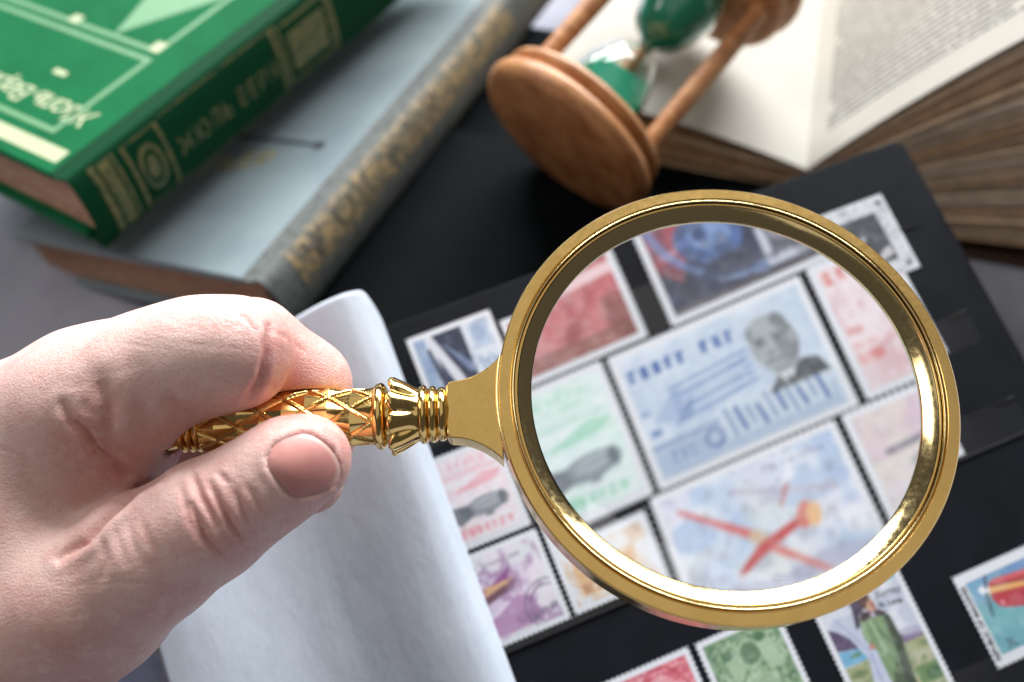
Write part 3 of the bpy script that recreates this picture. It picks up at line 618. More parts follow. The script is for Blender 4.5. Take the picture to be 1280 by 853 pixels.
def p_person(p):
    p.rect(0, 0, p.w, p.h, (196, 202, 216)); p.cloud(.16, 121, (172, 182, 204), .7); p.cloud(.3, 122, (222, 224, 232), .6, .5, .7)
    p.poly([(0, 36.5), (9.5, 36.9), (14, 36.4), (24, 37.0), (25, 38.8), (0, 38.8)], (86, 172, 204)); p.poly([(9.2, 37.8), (14.2, 37.4), (13.9, 34.9), (12.4, 32.6), (9.8, 31.0), (9.2, 28.6), (7.6, 28.2), (8.8, 33)], (52, 42, 66), .95)
    p.poly([(0, 31), (2.2, 29.6), (5.2, 26.4), (7.4, 25.2), (6.4, 23.4), (0, 25)], (66, 48, 86), .95); p.poly([(17.6, 22.6), (25, 21.0), (25, 16.9), (18, 17.6)], (104, 84, 124), .9); p.ell(22, 22.2, 3.5, 1.4, (150, 140, 172), .6, -12)
    p.poly([(0, 24.6), (7, 23.4), (7.2, 20.1), (0, 20.6)], (96, 164, 204)); p.ell(4.4, 22.4, 1.7, .6, (70, 120, 80), .9)
    p.rect(0, 0, p.w, 20.2, (150, 156, 112)); p.poly([(17.5, 17.4), (25, 16.8), (25, 0), (14, 0)], (168, 168, 134)); p.poly([(17.5, 13.5), (25, 13.2), (25, 8.4), (18, 8.8)], (92, 128, 74), .9); p.ell(22.5, 10.6, 2.4, 1.7, (54, 96, 60), .9); p.ell(3, 17.6, 2.6, .9, (96, 120, 74), .8)
    p.fill(np.clip((p.noise(.6, 123) - .5) * 5, 0, 1) * (p.Y < 19.5), (86, 116, 70), .5)
    p.poly([(2.2, 33.9), (4.4, 31.9), (9.5, 23.6), (10.4, 18.8), (10.4, 0), (5, 0), (5.8, 14.6), (7.2, 20.1), (4.6, 27.3)], (178, 188, 214)); p.seg(3.4, 32.4, 8.2, 22.4, .5, (142, 154, 188), .8); p.seg(8.4, 21, 7.6, 8, .6, (140, 152, 186), .8)
    p.poly([(9.4, 30.0), (11.4, 31.4), (14.8, 31.0), (17.9, 28.4), (18.3, 21.9), (17.3, 15.3), (16, 8), (15, 0), (10.2, 0), (10.4, 21.1), (8.6, 25.0)], (108, 138, 96))
    p.poly([(16.2, 29.4), (17.9, 28.4), (18.3, 21.9), (17.3, 15.3), (15.6, 0), (13.2, 0), (14.2, 12), (15.6, 20)], (44, 58, 44), .9); p.poly([(10.6, 12), (14.4, 18), (14, 0), (10.4, 0)], (58, 76, 54), .8)
    p.seg(9.8, 28.8, 9.6, 24.4, .9, (152, 178, 134), .8); p.seg(12.2, 29.4, 12.6, 20.5, 1.2, (158, 182, 140), .65); p.seg(14.4, 28.6, 14.6, 23, .8, (146, 172, 128), .6); p.seg(11.2, 20.4, 13.2, 14.6, .8, (140, 166, 122), .6); p.seg(13.4, 26, 15.4, 21.4, .5, (60, 80, 58), .8)
    p.poly([(9.6, 30.2), (11.2, 31.8), (13.2, 31.2), (15.0, 31.2), (17.6, 29.4), (16.4, 28.8), (13.6, 29.8), (10.6, 29.4)], (54, 32, 44)); p.ell(14.0, 32.8, 1.5, 2.1, (200, 156, 130), 1, 15); p.ell(13.2, 34.6, 1.9, 1.2, (78, 50, 42), .97, 25); p.ell(12.5, 33.4, .7, 1.4, (84, 54, 44), .95, 10); p.ell(14.8, 32.4, .55, 1.4, (158, 88, 68), .85, 10); p.poly([(12.8, 30.6), (14.4, 30.6), (13.9, 29.0)], (196, 176, 212))
    p.ell(9.6, 22.7, .9, .8, (186, 122, 100), .95); p.rect(p.w - 8, 0, p.w, 3, (206, 210, 218), .9)
def p_redplane(p):
    p.rect(0, 0, p.w, p.h, (84, 148, 164)); p.poly([(0, 21), (p.w, 21), (p.w, 9), (7, 15.5), (0, 14)], (102, 140, 192)); p.cloud(.12, 131, (120, 186, 190), .5); p.cloud(.2, 132, (76, 134, 164), .4, .5, .7)
    p.poly([(5.6, 17.8), (8, 18.6), (17.6, 17.6), (33, 14), (33, 4), (12.7, 9.0), (7.6, 10.6), (6.0, 11.6), (5.0, 13.8)], (180, 38, 54)); p.poly([(7, 18.5), (17.6, 17.7), (33, 14.2), (33, 12.8), (17, 16.4), (6.2, 17.6)], (212, 84, 88)); p.poly([(5.5, 17.2), (16.3, 15.4), (33, 11.2), (33, 9.8), (15.4, 13.7), (5.1, 15.4)], (226, 164, 88)); p.seg(6, 17.3, 33, 11.6, .4, (128, 30, 50), .8)
    p.poly([(2.3, 17.3), (3.6, 18.2), (6.0, 17.6), (4.9, 14.9), (3.2, 15.8)], (226, 230, 236)); p.seg(6.3, 20.8, 4.9, 17.4, .9, (60, 76, 110), .9); p.seg(4.2, 15.6, 2.9, 9.9, 1.2, (58, 84, 96), .9, .7); p.ell(7.3, 12.1, .7, .7, (226, 140, 150), .9)
def p_bluepane(p):
    p.rect(0, 0, p.w, p.h, (216, 218, 216)); p.rect(0, 0, p.w - 4, p.h - 8, (168, 184, 220)); p.cloud(.25, 141, (196, 206, 228), .7); p.rect(0, p.h - 9, p.w, p.h - 7.4, (150, 164, 160), .8); p.seg(p.w - 10, p.h - 3.5, p.w - 3, p.h - 3.2, 1.4, (222, 140, 140), .7); p.cloud(.8, 142, (140, 160, 206), .4, .5, .7)

stamp(-41.3, 45.5, 3.2, 75.0, 'blue grey stamp with a man in a dark suit, at the centre of the lens', p_blue, soft=1, fade=0.0)
stamp(-85.4, 45.6, -42.3, 75.2, 'pale green airship stamp cut by the left rim of the lens', p_airship((96, 190, 146), (188, 222, 206), (200, 218, 220)), soft=2, fade=0.10)
stamp(-129.5, 45.0, -86.6, 72.4, 'pink airship stamp half under the white leaf, below the handle neck', p_airship((226, 108, 124), (226, 198, 208), (220, 212, 222)), soft=2, fade=0.10)
stamp(-44.0, 17.9, -2.8, 45.3, 'pale blue stamp with a red glider, low in the lens', p_glider, soft=2, fade=0.04)
stamp(-85.0, 18.0, -45.4, 43.8, 'stamp with an orange ornamental frame, under the lower left rim', p_orange, soft=2, fade=0.15)
stamp(-126.0, 17.9, -86.1, 44.0, 'purple and lavender aeroplane stamp with a postmark, beside the white leaf', p_purple, soft=1, fade=0.05)
stamp(-1.6, 17.0, 37.5, 45.4, 'pink and grey aeroplane stamp at the right rim of the lens', p_greyplane, soft=2, fade=0.12)
stamp(4.6, 45.7, 48.0, 75.6, 'whitish stamp printed in pale red, at the upper right inside the lens', p_rose, soft=2, fade=0.08)
stamp(-73.4, 75.5, -31.0, 103.4, 'dark red and brown stamp at the upper left inside the lens', p_redbrown, soft=2, fade=0.02)
stamp(-25.9, 75.3, 15.4, 102.6, 'navy blue stamp with a swirling planet and an inset portrait', p_navy, soft=2, fade=0.0)
stamp(17.6, 72.8, 53.4, 99.1, 'dark stamp with a wide spotted white border, near the album corner', p_white_frame, .9)
stamp(-101.0, 76.5, -74.6, 108.0, 'white bordered stamp with a dark blue panel and white streaks, above the handle neck', p_comet, soft=1, fade=0.00)
stamp(-85.2, -30.5, -59.9, -.4, 'rose red stamp at the bottom edge, left of the green one', p_rosehead)
stamp(-58.1, -31.0, -33.0, -.6, 'green engraved stamp just below the magnifier rim', p_greenhead)
m_st_ink = M('grey_stamp_ink', srgb(84, 90, 104), .7); m_st_blk = M('black_stamp_ink', srgb(46, 48, 56), .7)
o, pw, ph = stamp(-24.4, -44.0, 3.6, -2.0, 'tall stamp with a figure in a long green coat, below the magnifier', p_person)
stamp_text(o, 'Surrey', 3.0, 16.2 - pw / 2, 33.4 - ph / 2, -5, m_st_ink, .3, .03); stamp_text(o, 'St. Lucia', 2.1, 16.2 - pw / 2, 31.0 - ph / 2, -8, m_st_blk, .1, .05)
o, pw, ph = stamp(16.3, -38.0, 55.0, -11.8, 'blue stamp with the red nose of a propeller plane, at the right edge', p_redplane, 2.9)
stamp_text(o, 'REPUBLIC OF MALDIVES', 1.95, -pw / 2 - .6, -ph / 2 - .9, 90, m_st_blk, 0, .05); stamp_text(o, '3L', 3.4, -pw / 2 + 2.6, -ph / 2 + 1.0, 0, m_st_ink)
stamp(-216.0, 30.0, -184.0, 62.0, 'blue and white stamp on the left page, below the wrist', p_bluepane)

# ------------------------------------------------------------------ magnifying glass
TILT = math.radians(22)
RN = math.cos(TILT) * (-FW) + math.sin(TILT) * UP            # face of the ring
RC = at(905, 493, 199.5)
yy = np.cross(RN, RT); sl = math.radians(2.3)
MX = math.cos(sl) * RT + math.sin(sl) * yy; MY = np.cross(RN, MX)
RM = np.stack([MX, MY, RN], 1)
mag = thing('magnifying_glass', RC, RM)
tag(mag, 'round magnifying glass with a brass rim and ornate gold handle, held over the stamps', 'magnifier')
m_satin = M('satin_brass', srgb(230, 192, 118), .36, 1.0, var=[(.12, srgb(216, 176, 102), .5, .4, .65)], bump=[(5, .003)], rvar=(.9, .17, .27))
m_polish = M('polished_brass', srgb(238, 212, 152), .10, 1.0, rvar=(.8, .07, .16))
m_gold = M('polished_gold', srgb(240, 204, 130), .11, 1.0, var=[(.3, srgb(228, 186, 108), .5, .4, .65)], rvar=(1.0, .09, .2))
v, f = lathe([(45.6, -4.2), (46.6, -3.9), (47.0, -3.2), (47.0, 3.35), (46.65, 3.75), (44.5, 3.8), (44.35, 3.65), (44.35, -3.0)], 180, True)
fixn(mk('outer_rim', v, f, m_satin, mag, True, angle=32))
bead = [(44.1, 2.0), (44.07, 3.6), (43.98, 3.88), (43.8, 3.97), (43.62, 3.88), (43.53, 3.5), (43.5, 2.0)]
v, f = lathe(bead, 180, True); fixn(mk('rim_bead', v, f, m_polish, mag, True, angle=60))
v, f = lathe([(44.35, -3.0), (44.35, 2.3), (43.3, 2.3), (43.3, 3.35), (43.0, 3.35), (42.9, 3.25), (42.9, -3.0)], 180, True); fixn(mk('inner_rim', v, f, m_satin, mag, True, angle=32))
v, f = lathe([(42.9, 3.25), (42.8, 3.1), (40.25, 1.75), (40.05, 1.5), (40.0, .6), (40.05, -.3), (40.5, -1.6), (42.7, -3.2)], 180, True); fixn(mk('lens_bezel', v, f, m_polish, mag, True, angle=28))
def coated_glass():
    """clear lens glass whose anti-reflection coating leaves a fifth of the bare surface reflection"""
    m = bpy.data.materials.new('coated_lens_glass'); m.use_nodes = True; nt = m.node_tree; N = nt.nodes; N.clear()
    o = N.new('ShaderNodeOutputMaterial'); a = N.new('ShaderNodeBsdfRefraction'); b = N.new('ShaderNodeBsdfGlass'); mx = N.new('ShaderNodeMixShader')
    for q in (a, b): q.inputs['IOR'].default_value = 1.5; q.inputs['Roughness'].default_value = 0
    mx.inputs[0].default_value = .2
    nt.links.new(a.outputs[0], mx.inputs[1]); nt.links.new(b.outputs[0], mx.inputs[2]); nt.links.new(mx.outputs[0], o.inputs[0]); return m
LR, LAP, LE = 220.0, 40.9, 2.0
sag = LR - math.sqrt(LR ** 2 - LAP ** 2); rr = np.linspace(0, LAP, 40); zt = LE / 2 + sag - (LR - np.sqrt(LR ** 2 - rr ** 2))
prof = np.vstack([np.stack([rr[::1], -zt], -1), np.stack([rr[::-1], zt[::-1]], -1)])
v, f = lathe(prof, 180); bm = None
o = fixn(mk('lens', v, f, coated_glass(), mag, True, angle=40))
bm = bmesh.new(); bm.from_mesh(o.data); bmesh.ops.remove_doubles(bm, verts=bm.verts, dist=1e-7); bmesh.ops.recalc_face_normals(bm, faces=bm.faces); bm.to_mesh(o.data); bm.free()
# flat neck plate between ring and handle
def neck(off):
    xs = np.linspace(-57.5, -46.2, 24); q = (xs + 57.5) / 11.3
    hw = 6.0 + 5.2 * q ** 2.3 - off
    return xs, hw
HY = -2.0                                           # the handle sits a little below the ring's centre line
xs, hw = neck(0)
out = [(-57.5, -hw[0] + .9), (-57.1, -hw[0] + .25)] + [(x, -y) for x, y in zip(xs[2:], hw[2:])] + [(x, y) for x, y in zip(xs[:1:-1], hw[:1:-1])] + [(-57.1, hw[0] - .25), (-57.5, hw[0] - .9)]
out = [(x, y + HY) for x, y in out]
n = len(out); V = [(x, y, 3.3) for x, y in out] + [(x, y, -2.6) for x, y in out]
o = mk('neck_plate', V, [tuple(range(n)), tuple(range(2 * n - 1, n - 1, -1))] + [(k + n, (k + 1) % n + n, (k + 1) % n, k) for k in range(n)], m_satin, mag); fixn(o); bevel(o, .35, 3)
arc = np.linspace(math.pi - .24, math.pi + .24, 24) - HY / 47; P = np.zeros((24, 7, 3))
for i, a in enumerate(arc):
    for j, b in enumerate(np.linspace(0, math.pi, 7)):
        r = 47.0 + .45 * math.cos(b); P[i, j] = (r * math.cos(a), r * math.sin(a), 3.2 + .45 * math.sin(b))
v, f = grid(P); fixn(mk('neck_bead', v, f, m_polish, mag, True))
# handle: turned and cast pieces along -x
def turned(name, prof, m=m_gold, n=64): 
    v, f = lathe(prof, n, axis='x'); v = v + np.array([0, HY, .2]); return fixn(mk(name, v, f, m, mag, True, angle=45))
def torus_prof(x0, x1, r0, r1, n=9):
    a = np.linspace(0, np.pi, n); return [(r0 + (r1 - r0) * math.sin(q), x0 + (x1 - x0) * (1 - math.cos(q)) / 2) for q in a]
pr = [(3.0, -57.0)]
for k in range(3): pr += torus_prof(-57.6 - 1.9 * k, -59.4 - 1.9 * k, 4.9 + .15 * k, 5.6 + .25 * k)
pr += [(5.0, -63.4), (3.0, -63.4)]
turned('ferrule_rings', pr)
nth, nx = 160, 26; th = np.linspace(0, 2 * np.pi, nth, endpoint=False); q = np.linspace(0, 1, nx)
petal = np.abs(np.cos(th * 4.5)) ** .5
xx = -63.2 - 5.4 * q
base = 5.5 + .5 * np.sin(q * np.pi) + 2.8 * q ** 2.0
R_ = base[None, :] * 1.0 + (1.7 * (petal[:, None] - .75)) * np.sin(np.clip(q * 1.15, 0, 1) * np.pi * .55)[None, :] - .9 * np.clip((q - .88) / .12, 0, 1)[None, :] ** 2
xp = xx[None, :] - 1.3 * (petal[:, None] - .5) * (q[None, :] ** 3)
P = np.stack([xp, R_ * np.cos(th)[:, None] + HY, R_ * np.sin(th)[:, None] + .2], -1)
i = np.arange(nth * nx).reshape(nth, nx); j = np.roll(i, -1, 0)
ff = np.stack([i[:, :-1], j[:, :-1], j[:, 1:], i[:, 1:]], -1).reshape(-1, 4).tolist() + [tuple(i[:, -1])]
fixn(mk('petal_collar', P.reshape(-1, 3), ff, m_gold, mag, True, angle=50))
turned('collar_neck', [(2, -67.5), (4.9, -68.0), (4.7, -69.2), (5.0, -70.2), (2, -70.6)])
turned('collar_bead', [(3, -69.6)] + torus_prof(-69.7, -72.6, 5.0, 6.9, 13) + [(3, -72.6)])
nth, nx = 288, 420; th = np.linspace(0, 2 * np.pi, nth, endpoint=False); xs = np.linspace(-72.3, -107.2, nx)
A, B = th[:, None] / (2 * np.pi) * 6 + (xs[None, :] + 72.3) / 9.0, th[:, None] / (2 * np.pi) * 6 - (xs[None, :] + 72.3) / 9.0
da, db = np.abs((A % 1) - .5) * 2, np.abs((B % 1) - .5) * 2          # 1 on a rib, 0 mid-diamond
da, db = 1 - da, 1 - db                                              # distance from the rib, 0..1
dist = np.minimum(da, db)
rib = .48 * np.clip(1 - (dist / .17) ** 2, 0, 1) ** .6 - .16 * np.exp(-(dist / .035) ** 2)
R_ = 5.35 + rib + .95 * np.clip(dist - .17, 0, 1) + .25 * np.sin(np.clip((xs + 72.3) / -35, 0, 1) * np.pi)[None, :]
P = np.stack([np.broadcast_to(xs, R_.shape), R_ * np.cos(th)[:, None] + HY, R_ * np.sin(th)[:, None] + .2], -1)
i = np.arange(nth * nx).reshape(nth, nx); j = np.roll(i, -1, 0)
fixn(mk('lattice_grip', P.reshape(-1, 3), np.stack([i[:, :-1], j[:, :-1], j[:, 1:], i[:, 1:]], -1).reshape(-1, 4).tolist(), m_gold, mag, True, angle=24))
pr = [(3, -107.0)]
for k in range(3): pr += torus_prof(-107.1 - 1.6 * k, -108.6 - 1.6 * k, 5.0, 6.0)
pr += [(3, -112.1)]
turned('end_bands', pr)
turned('pommel', [(3, -112), (5.0, -112.4), (5.6, -114.6), (4.6, -118), (2.2, -120), (0.05, -120.5)])

# ------------------------------------------------------------------ hand: one continuous surface from a distance field
def hp(px, py, Z): return np.array([(px - W / 2) / F * Z, -(py - H / 2) / F * Z, -Z])     # hand frame: right, up, towards the viewer
RHND = np.stack([RT, UP, -FW], 1)
h = .8
lo = np.array([-178.0, -116.0, -264.0]); hi = np.array([-27.0, 15.0, -166.0])
nx, ny, nz = ((hi - lo) / h).astype(int)
gx = (lo[0] + h * np.arange(nx)).astype(np.float32)[:, None, None]; gy = (lo[1] + h * np.arange(ny)).astype(np.float32)[None, :, None]; gz = (lo[2] + h * np.arange(nz)).astype(np.float32)[None, None, :]
def cone(a, b):
    (x0, y0, z0), r0 = hp(*a[:3]), a[3]; (x1, y1, z1), r1 = hp(*b[:3]), b[3]
    dx, dy, dz = x1 - x0, y1 - y0, z1 - z0; l2 = dx * dx + dy * dy + dz * dz
    t = np.clip(((gx - x0) * dx + (gy - y0) * dy + (gz - z0) * dz) / l2, 0, 1).astype(np.float32)
    return np.sqrt((gx - x0 - t * dx) ** 2 + (gy - y0 - t * dy) ** 2 + (gz - z0 - t * dz) ** 2) - (r0 + (r1 - r0) * t)
def smin(a, b, k):
    hh = np.maximum(k - np.abs(a - b), 0) / k; return np.minimum(a, b) - hh * hh * k * .25
def chain(js, k):
    d = cone(js[0], js[1])
    for a, b in zip(js[1:-1], js[2:]): d = smin(d, cone(a, b), k)
    return d
# finger joints as (photo x, photo y, distance, radius mm)
prox = chain([(40, 556, 209, 19.5), (120, 512, 202, 17.0), (182, 484, 197, 14.8)], 5)
prox = smin(prox, chain([(150, 486, 198, 13.6), (215, 458, 194, 12.0), (252, 446, 191, 11.3), (294, 441, 189, 11.4)], 4), 3)
midp = chain([(316, 433, 200, 10.3), (380, 482, 206, 9.4), (394, 540, 213, 8.2), (388, 601, 217, 7.6)], 4)
midl = chain([(30, 580, 222, 17), (235, 470, 211, 10.5), (330, 530, 222, 9.2), (300, 600, 226, 8.2)], 5)
ring_ = chain([(0, 600, 236, 15), (180, 520, 226, 9.6), (270, 590, 231, 8.6), (215, 640, 231, 7.8)], 5)
litt = chain([(-30, 640, 245, 13), (110, 560, 237, 8.4), (190, 615, 239, 7.6), (140, 655, 238, 7.0)], 5)
palm = chain([(-330, 900, 240, 27), (-150, 770, 232, 30), (-20, 660, 222, 25), (60, 600, 213, 16)], 14)
palm = smin(palm, cone((-120, 700, 240, 26), (0, 640, 236, 17)), 12)
web = chain([(-40, 690, 214, 24), (70, 625, 206, 15.5), (140, 580, 205, 10.5)], 8)
thumb = chain([(-70, 850, 214, 26), (20, 800, 204, 21.5), (112, 745, 196, 16.4), (190, 696, 191, 12.6), (262, 649, 188, 11.2), (325, 609, 186.5, 9.3), (366, 581, 186, 8.6), (388, 572, 187, 7.7)], 5)
S1 = smin(prox, palm, 12); S1 = smin(S1, web, 9)
S1 = smin(S1, midp, 1.2); S1 = smin(S1, midl, 2.0); S1 = smin(S1, ring_, 2.0); S1 = smin(S1, litt, 2.0)
kk = 2.2 + 14 * np.clip((hp(110, 0, 195)[0] - gx) / 18, 0, 1)
S = smin(S1, thumb, kk.astype(np.float32))
del S1, prox, midp, midl, ring_, litt, palm, web, thumb
# the skin gives way to the handle it grips
hx0 = RM @ np.array([-72.0, HY, .2]) + RC - CAM; hx1 = RM @ np.array([-120.0, HY, .2]) + RC - CAM
h0, h1_ = RHND.T @ hx0, RHND.T @ hx1
d_ = h1_ - h0; t = np.clip(((gx - h0[0]) * d_[0] + (gy - h0[1]) * d_[1] + (gz - h0[2]) * d_[2]) / (d_ @ d_), 0, 1)
hc = np.sqrt((gx - h0[0] - t * d_[0]) ** 2 + (gy - h0[1] - t * d_[1]) ** 2 + (gz - h0[2] - t * d_[2]) ** 2) - 6.15
S = np.maximum(S, -hc).astype(np.float32)
S[0], S[-1], S[:, 0], S[:, -1], S[:, :, 0], S[:, :, -1] = 1, 1, 1, 1, 1, 1
def surface_nets(S):
    ins = S < 0
    cnt = sum(ins[a:ins.shape[0] - 1 + a, b:ins.shape[1] - 1 + b, c:ins.shape[2] - 1 + c].astype(np.uint8) for a in (0, 1) for b in (0, 1) for c in (0, 1))
    idx = np.argwhere((cnt > 0) & (cnt < 8)); cid = np.full(cnt.shape, -1, np.int32); cid[tuple(idx.T)] = np.arange(len(idx))
    acc = np.zeros((len(idx), 3)); num = np.zeros(len(idx))
    cs = [np.array(c) for c in ((0, 0, 0), (1, 0, 0), (0, 1, 0), (1, 1, 0), (0, 0, 1), (1, 0, 1), (0, 1, 1), (1, 1, 1))]
    for a in range(8):
        for b in range(a + 1, 8):
            if np.abs(cs[a] - cs[b]).sum() != 1: continue
            s0 = S[tuple((idx + cs[a]).T)]; s1 = S[tuple((idx + cs[b]).T)]; m = (s0 < 0) != (s1 < 0)
            t = np.where(m, s0 / np.where(m, s0 - s1, 1), 0); acc += m[:, None] * (cs[a] + t[:, None] * (cs[b] - cs[a])); num += m
    V = idx + acc / num[:, None]; Q = []
    for ax in range(3):
        sl0 = [slice(None)] * 3; sl1 = [slice(None)] * 3; sl0[ax] = slice(0, -1); sl1[ax] = slice(1, None)
        e = np.argwhere(ins[tuple(sl0)] != ins[tuple(sl1)]); o1, o2 = [(1, 2), (2, 0), (0, 1)][ax]
        e = e[(e[:, o1] > 0) & (e[:, o2] > 0) & (e[:, o1] < S.shape[o1] - 1) & (e[:, o2] < S.shape[o2] - 1)]
        u = np.eye(3, dtype=int)[o1]; w = np.eye(3, dtype=int)[o2]
        q = np.stack([cid[tuple((e - u - w).T)], cid[tuple((e - w).T)], cid[tuple(e.T)], cid[tuple((e - u).T)]], 1)
        fl = ~ins[tuple(e.T)]; q[fl] = q[fl][:, ::-1]; Q.append(q)
    return V, np.vstack(Q)
V, Q = surface_nets(S)
V = lo + h * V
Vw = CAM + V @ RHND.T
hand_org = at(-40, 760, 215)
hand = mk('hand', Vw - hand_org, Q[(Q >= 0).all(1)], None, None, True, org=hand_org)
bm = bmesh.new(); bm.from_mesh(hand.data)                          # keep the one connected hand, drop specks
seen = set(); best = []
for v0 in bm.verts:
    if v0 in seen: continue
    st = [v0]; seen.add(v0); comp = []
    while st:
        x = st.pop(); comp.append(x)
        for e in x.link_edges:
            y = e.other_vert(x)
            if y not in seen: seen.add(y); st.append(y)
    if len(comp) > len(best): best = comp
keep = set(best); bmesh.ops.delete(bm, geom=[x for x in bm.verts if x not in keep], context='VERTS')
for _ in range(2): bmesh.ops.smooth_vert(bm, verts=bm.verts, factor=.5, use_axis_x=True, use_axis_y=True, use_axis_z=True)
bm.to_mesh(hand.data); bm.free()
sb = hand.modifiers.new('sub', 'SUBSURF'); sb.levels = sb.render_levels = 1
bpy.context.view_layer.update()
me2 = bpy.data.meshes.new_from_object(hand.evaluated_get(bpy.context.evaluated_depsgraph_get()))
hand.modifiers.clear(); hand.data = me2; me2.name = 'hand'
nv = len(me2.vertices); co = np.zeros(nv * 3); me2.vertices.foreach_get('co', co); co = co.reshape(-1, 3) * 1000 + hand_org
no = np.zeros(nv * 3, np.float32); me2.vertex_normals.foreach_get('vector', no); no = no.reshape(-1, 3)
PX = pix(co); front = np.clip((-(no @ FW)) * 2.5, 0, 1)
def polydist(pts):
    d = np.full(nv, 1e9); ta = np.zeros(nv)
    for k, ((x0, y0), (x1, y1)) in enumerate(zip(pts[:-1], pts[1:])):
        dx, dy = x1 - x0, y1 - y0; t = np.clip(((PX[:, 0] - x0) * dx + (PX[:, 1] - y0) * dy) / (dx * dx + dy * dy), 0, 1)
        e = np.hypot(PX[:, 0] - x0 - t * dx, PX[:, 1] - y0 - t * dy); ta = np.where(e < d, (k + t) / (len(pts) - 1), ta); d = np.minimum(d, e)
    return d, ta
disp = np.zeros(nv); flush = np.zeros(nv)
def crease(pts, w, depth, ridge=.4, fade=True):
    """a skin fold: groove of half-width w px and depth mm with soft shoulders, fading at both ends"""
    global disp, flush
    d, t = polydist(pts); k = front * (np.sin(np.clip(t, 0.02, .98) * np.pi) ** .5 if fade else 1)
    disp += k * (-depth * np.exp(-(d / w) ** 2) + ridge * depth * np.exp(-((d - 2.6 * w) / (1.6 * w)) ** 2)); flush += k * min(depth, .55) * np.exp(-(d / (2 * w)) ** 2)
for pts, w, dp in [([(262, 605), (275, 631), (290, 658), (306, 682)], 3.6, .75), ([(241, 632), (256, 672), (283, 704)], 4.2, .8), ([(239, 590), (252, 622), (272, 655)], 4.0, .55),
                   ([(309, 608), (332, 641)], 4.0, .3), ([(293, 612), (313, 660)], 3.5, .35), ([(272, 590), (286, 606)], 3.5, .3), ([(226, 610), (236, 650), (262, 700)], 4, .3),
                   ([(80, 506), (90, 527), (108, 541), (121, 563), (144, 580), (162, 603)], 5.5, 1.6), ([(96, 516), (118, 536), (134, 556), (150, 566)], 7, .6), ([(68, 528), (92, 552), (118, 578)], 8, .5), ([(124, 473), (135, 504), (138, 543)], 10, 1.2), ([(205, 488), (222, 510), (242, 520)], 9, .8),
                   ([(50, 545), (90, 575), (125, 600)], 13, .4), ([(150, 478), (172, 505), (190, 528)], 13, .35), ([(100, 500), (112, 522)], 9, .3),
                   ([(200, 594), (172, 612), (150, 632), (128, 652), (108, 676), (74, 698)], 5, 1.9), ([(128, 668), (132, 700), (126, 730)], 6, .4), ([(145, 662), (156, 705)], 5, .25), ([(160, 655), (172, 700)], 5, .22), ([(176, 650), (190, 690)], 5, .2),
                   ([(336, 408), (332, 445), (325, 473), (310, 500)], 4.0, 1.0), ([(338, 412), (360, 424), (380, 440)], 3, .2), ([(318, 384), (334, 394), (346, 408)], 2.6, .16), ([(300, 378), (318, 392), (330, 410)], 2.6, .14), ([(290, 388), (308, 400), (322, 418)], 2.6, .12)]:
    crease(pts, w, dp)
r2 = np.random.default_rng(5)
for k in range(70):                                                # fine parallel lines over the back of the finger, the web and the thumb base
    if k < 26: x, y, a, L = r2.uniform(120, 300), r2.uniform(392, 440), .25 + r2.normal() * .12, r2.uniform(14, 34)
    elif k < 46: x, y, a, L = r2.uniform(10, 110), r2.uniform(560, 660), .45 + r2.normal() * .15, r2.uniform(18, 42)
    else: x, y, a, L = r2.uniform(60, 190), r2.uniform(700, 830), -.15 + r2.normal() * .35, r2.uniform(16, 40)
    crease([(x - L * math.cos(a), y - L * math.sin(a)), (x + r2.normal() * 2, y + r2.normal() * 2), (x + L * math.cos(a), y + L * math.sin(a))], 2.2, r2.uniform(.02, .06), 0)
nail_px = [(x / 4.74 + 220, y / 4.74 + 540) for x, y in [(545, 150), (585, 80), (660, 38), (740, 14), (800, 22), (870, 62), (930, 122), (968, 195), (970, 262), (930, 318), (860, 348), (790, 372), (715, 388), (655, 352), (605, 285), (558, 212)]]
d, t = polydist(nail_px + nail_px[:1]); disp += front * (-.45 * np.exp(-(d / 3.2) ** 2) + .22 * np.exp(-((d - 9) / 6) ** 2) * (PX[:, 0] < 420))
co2 = co + no * disp[:, None]
PX0 = PX
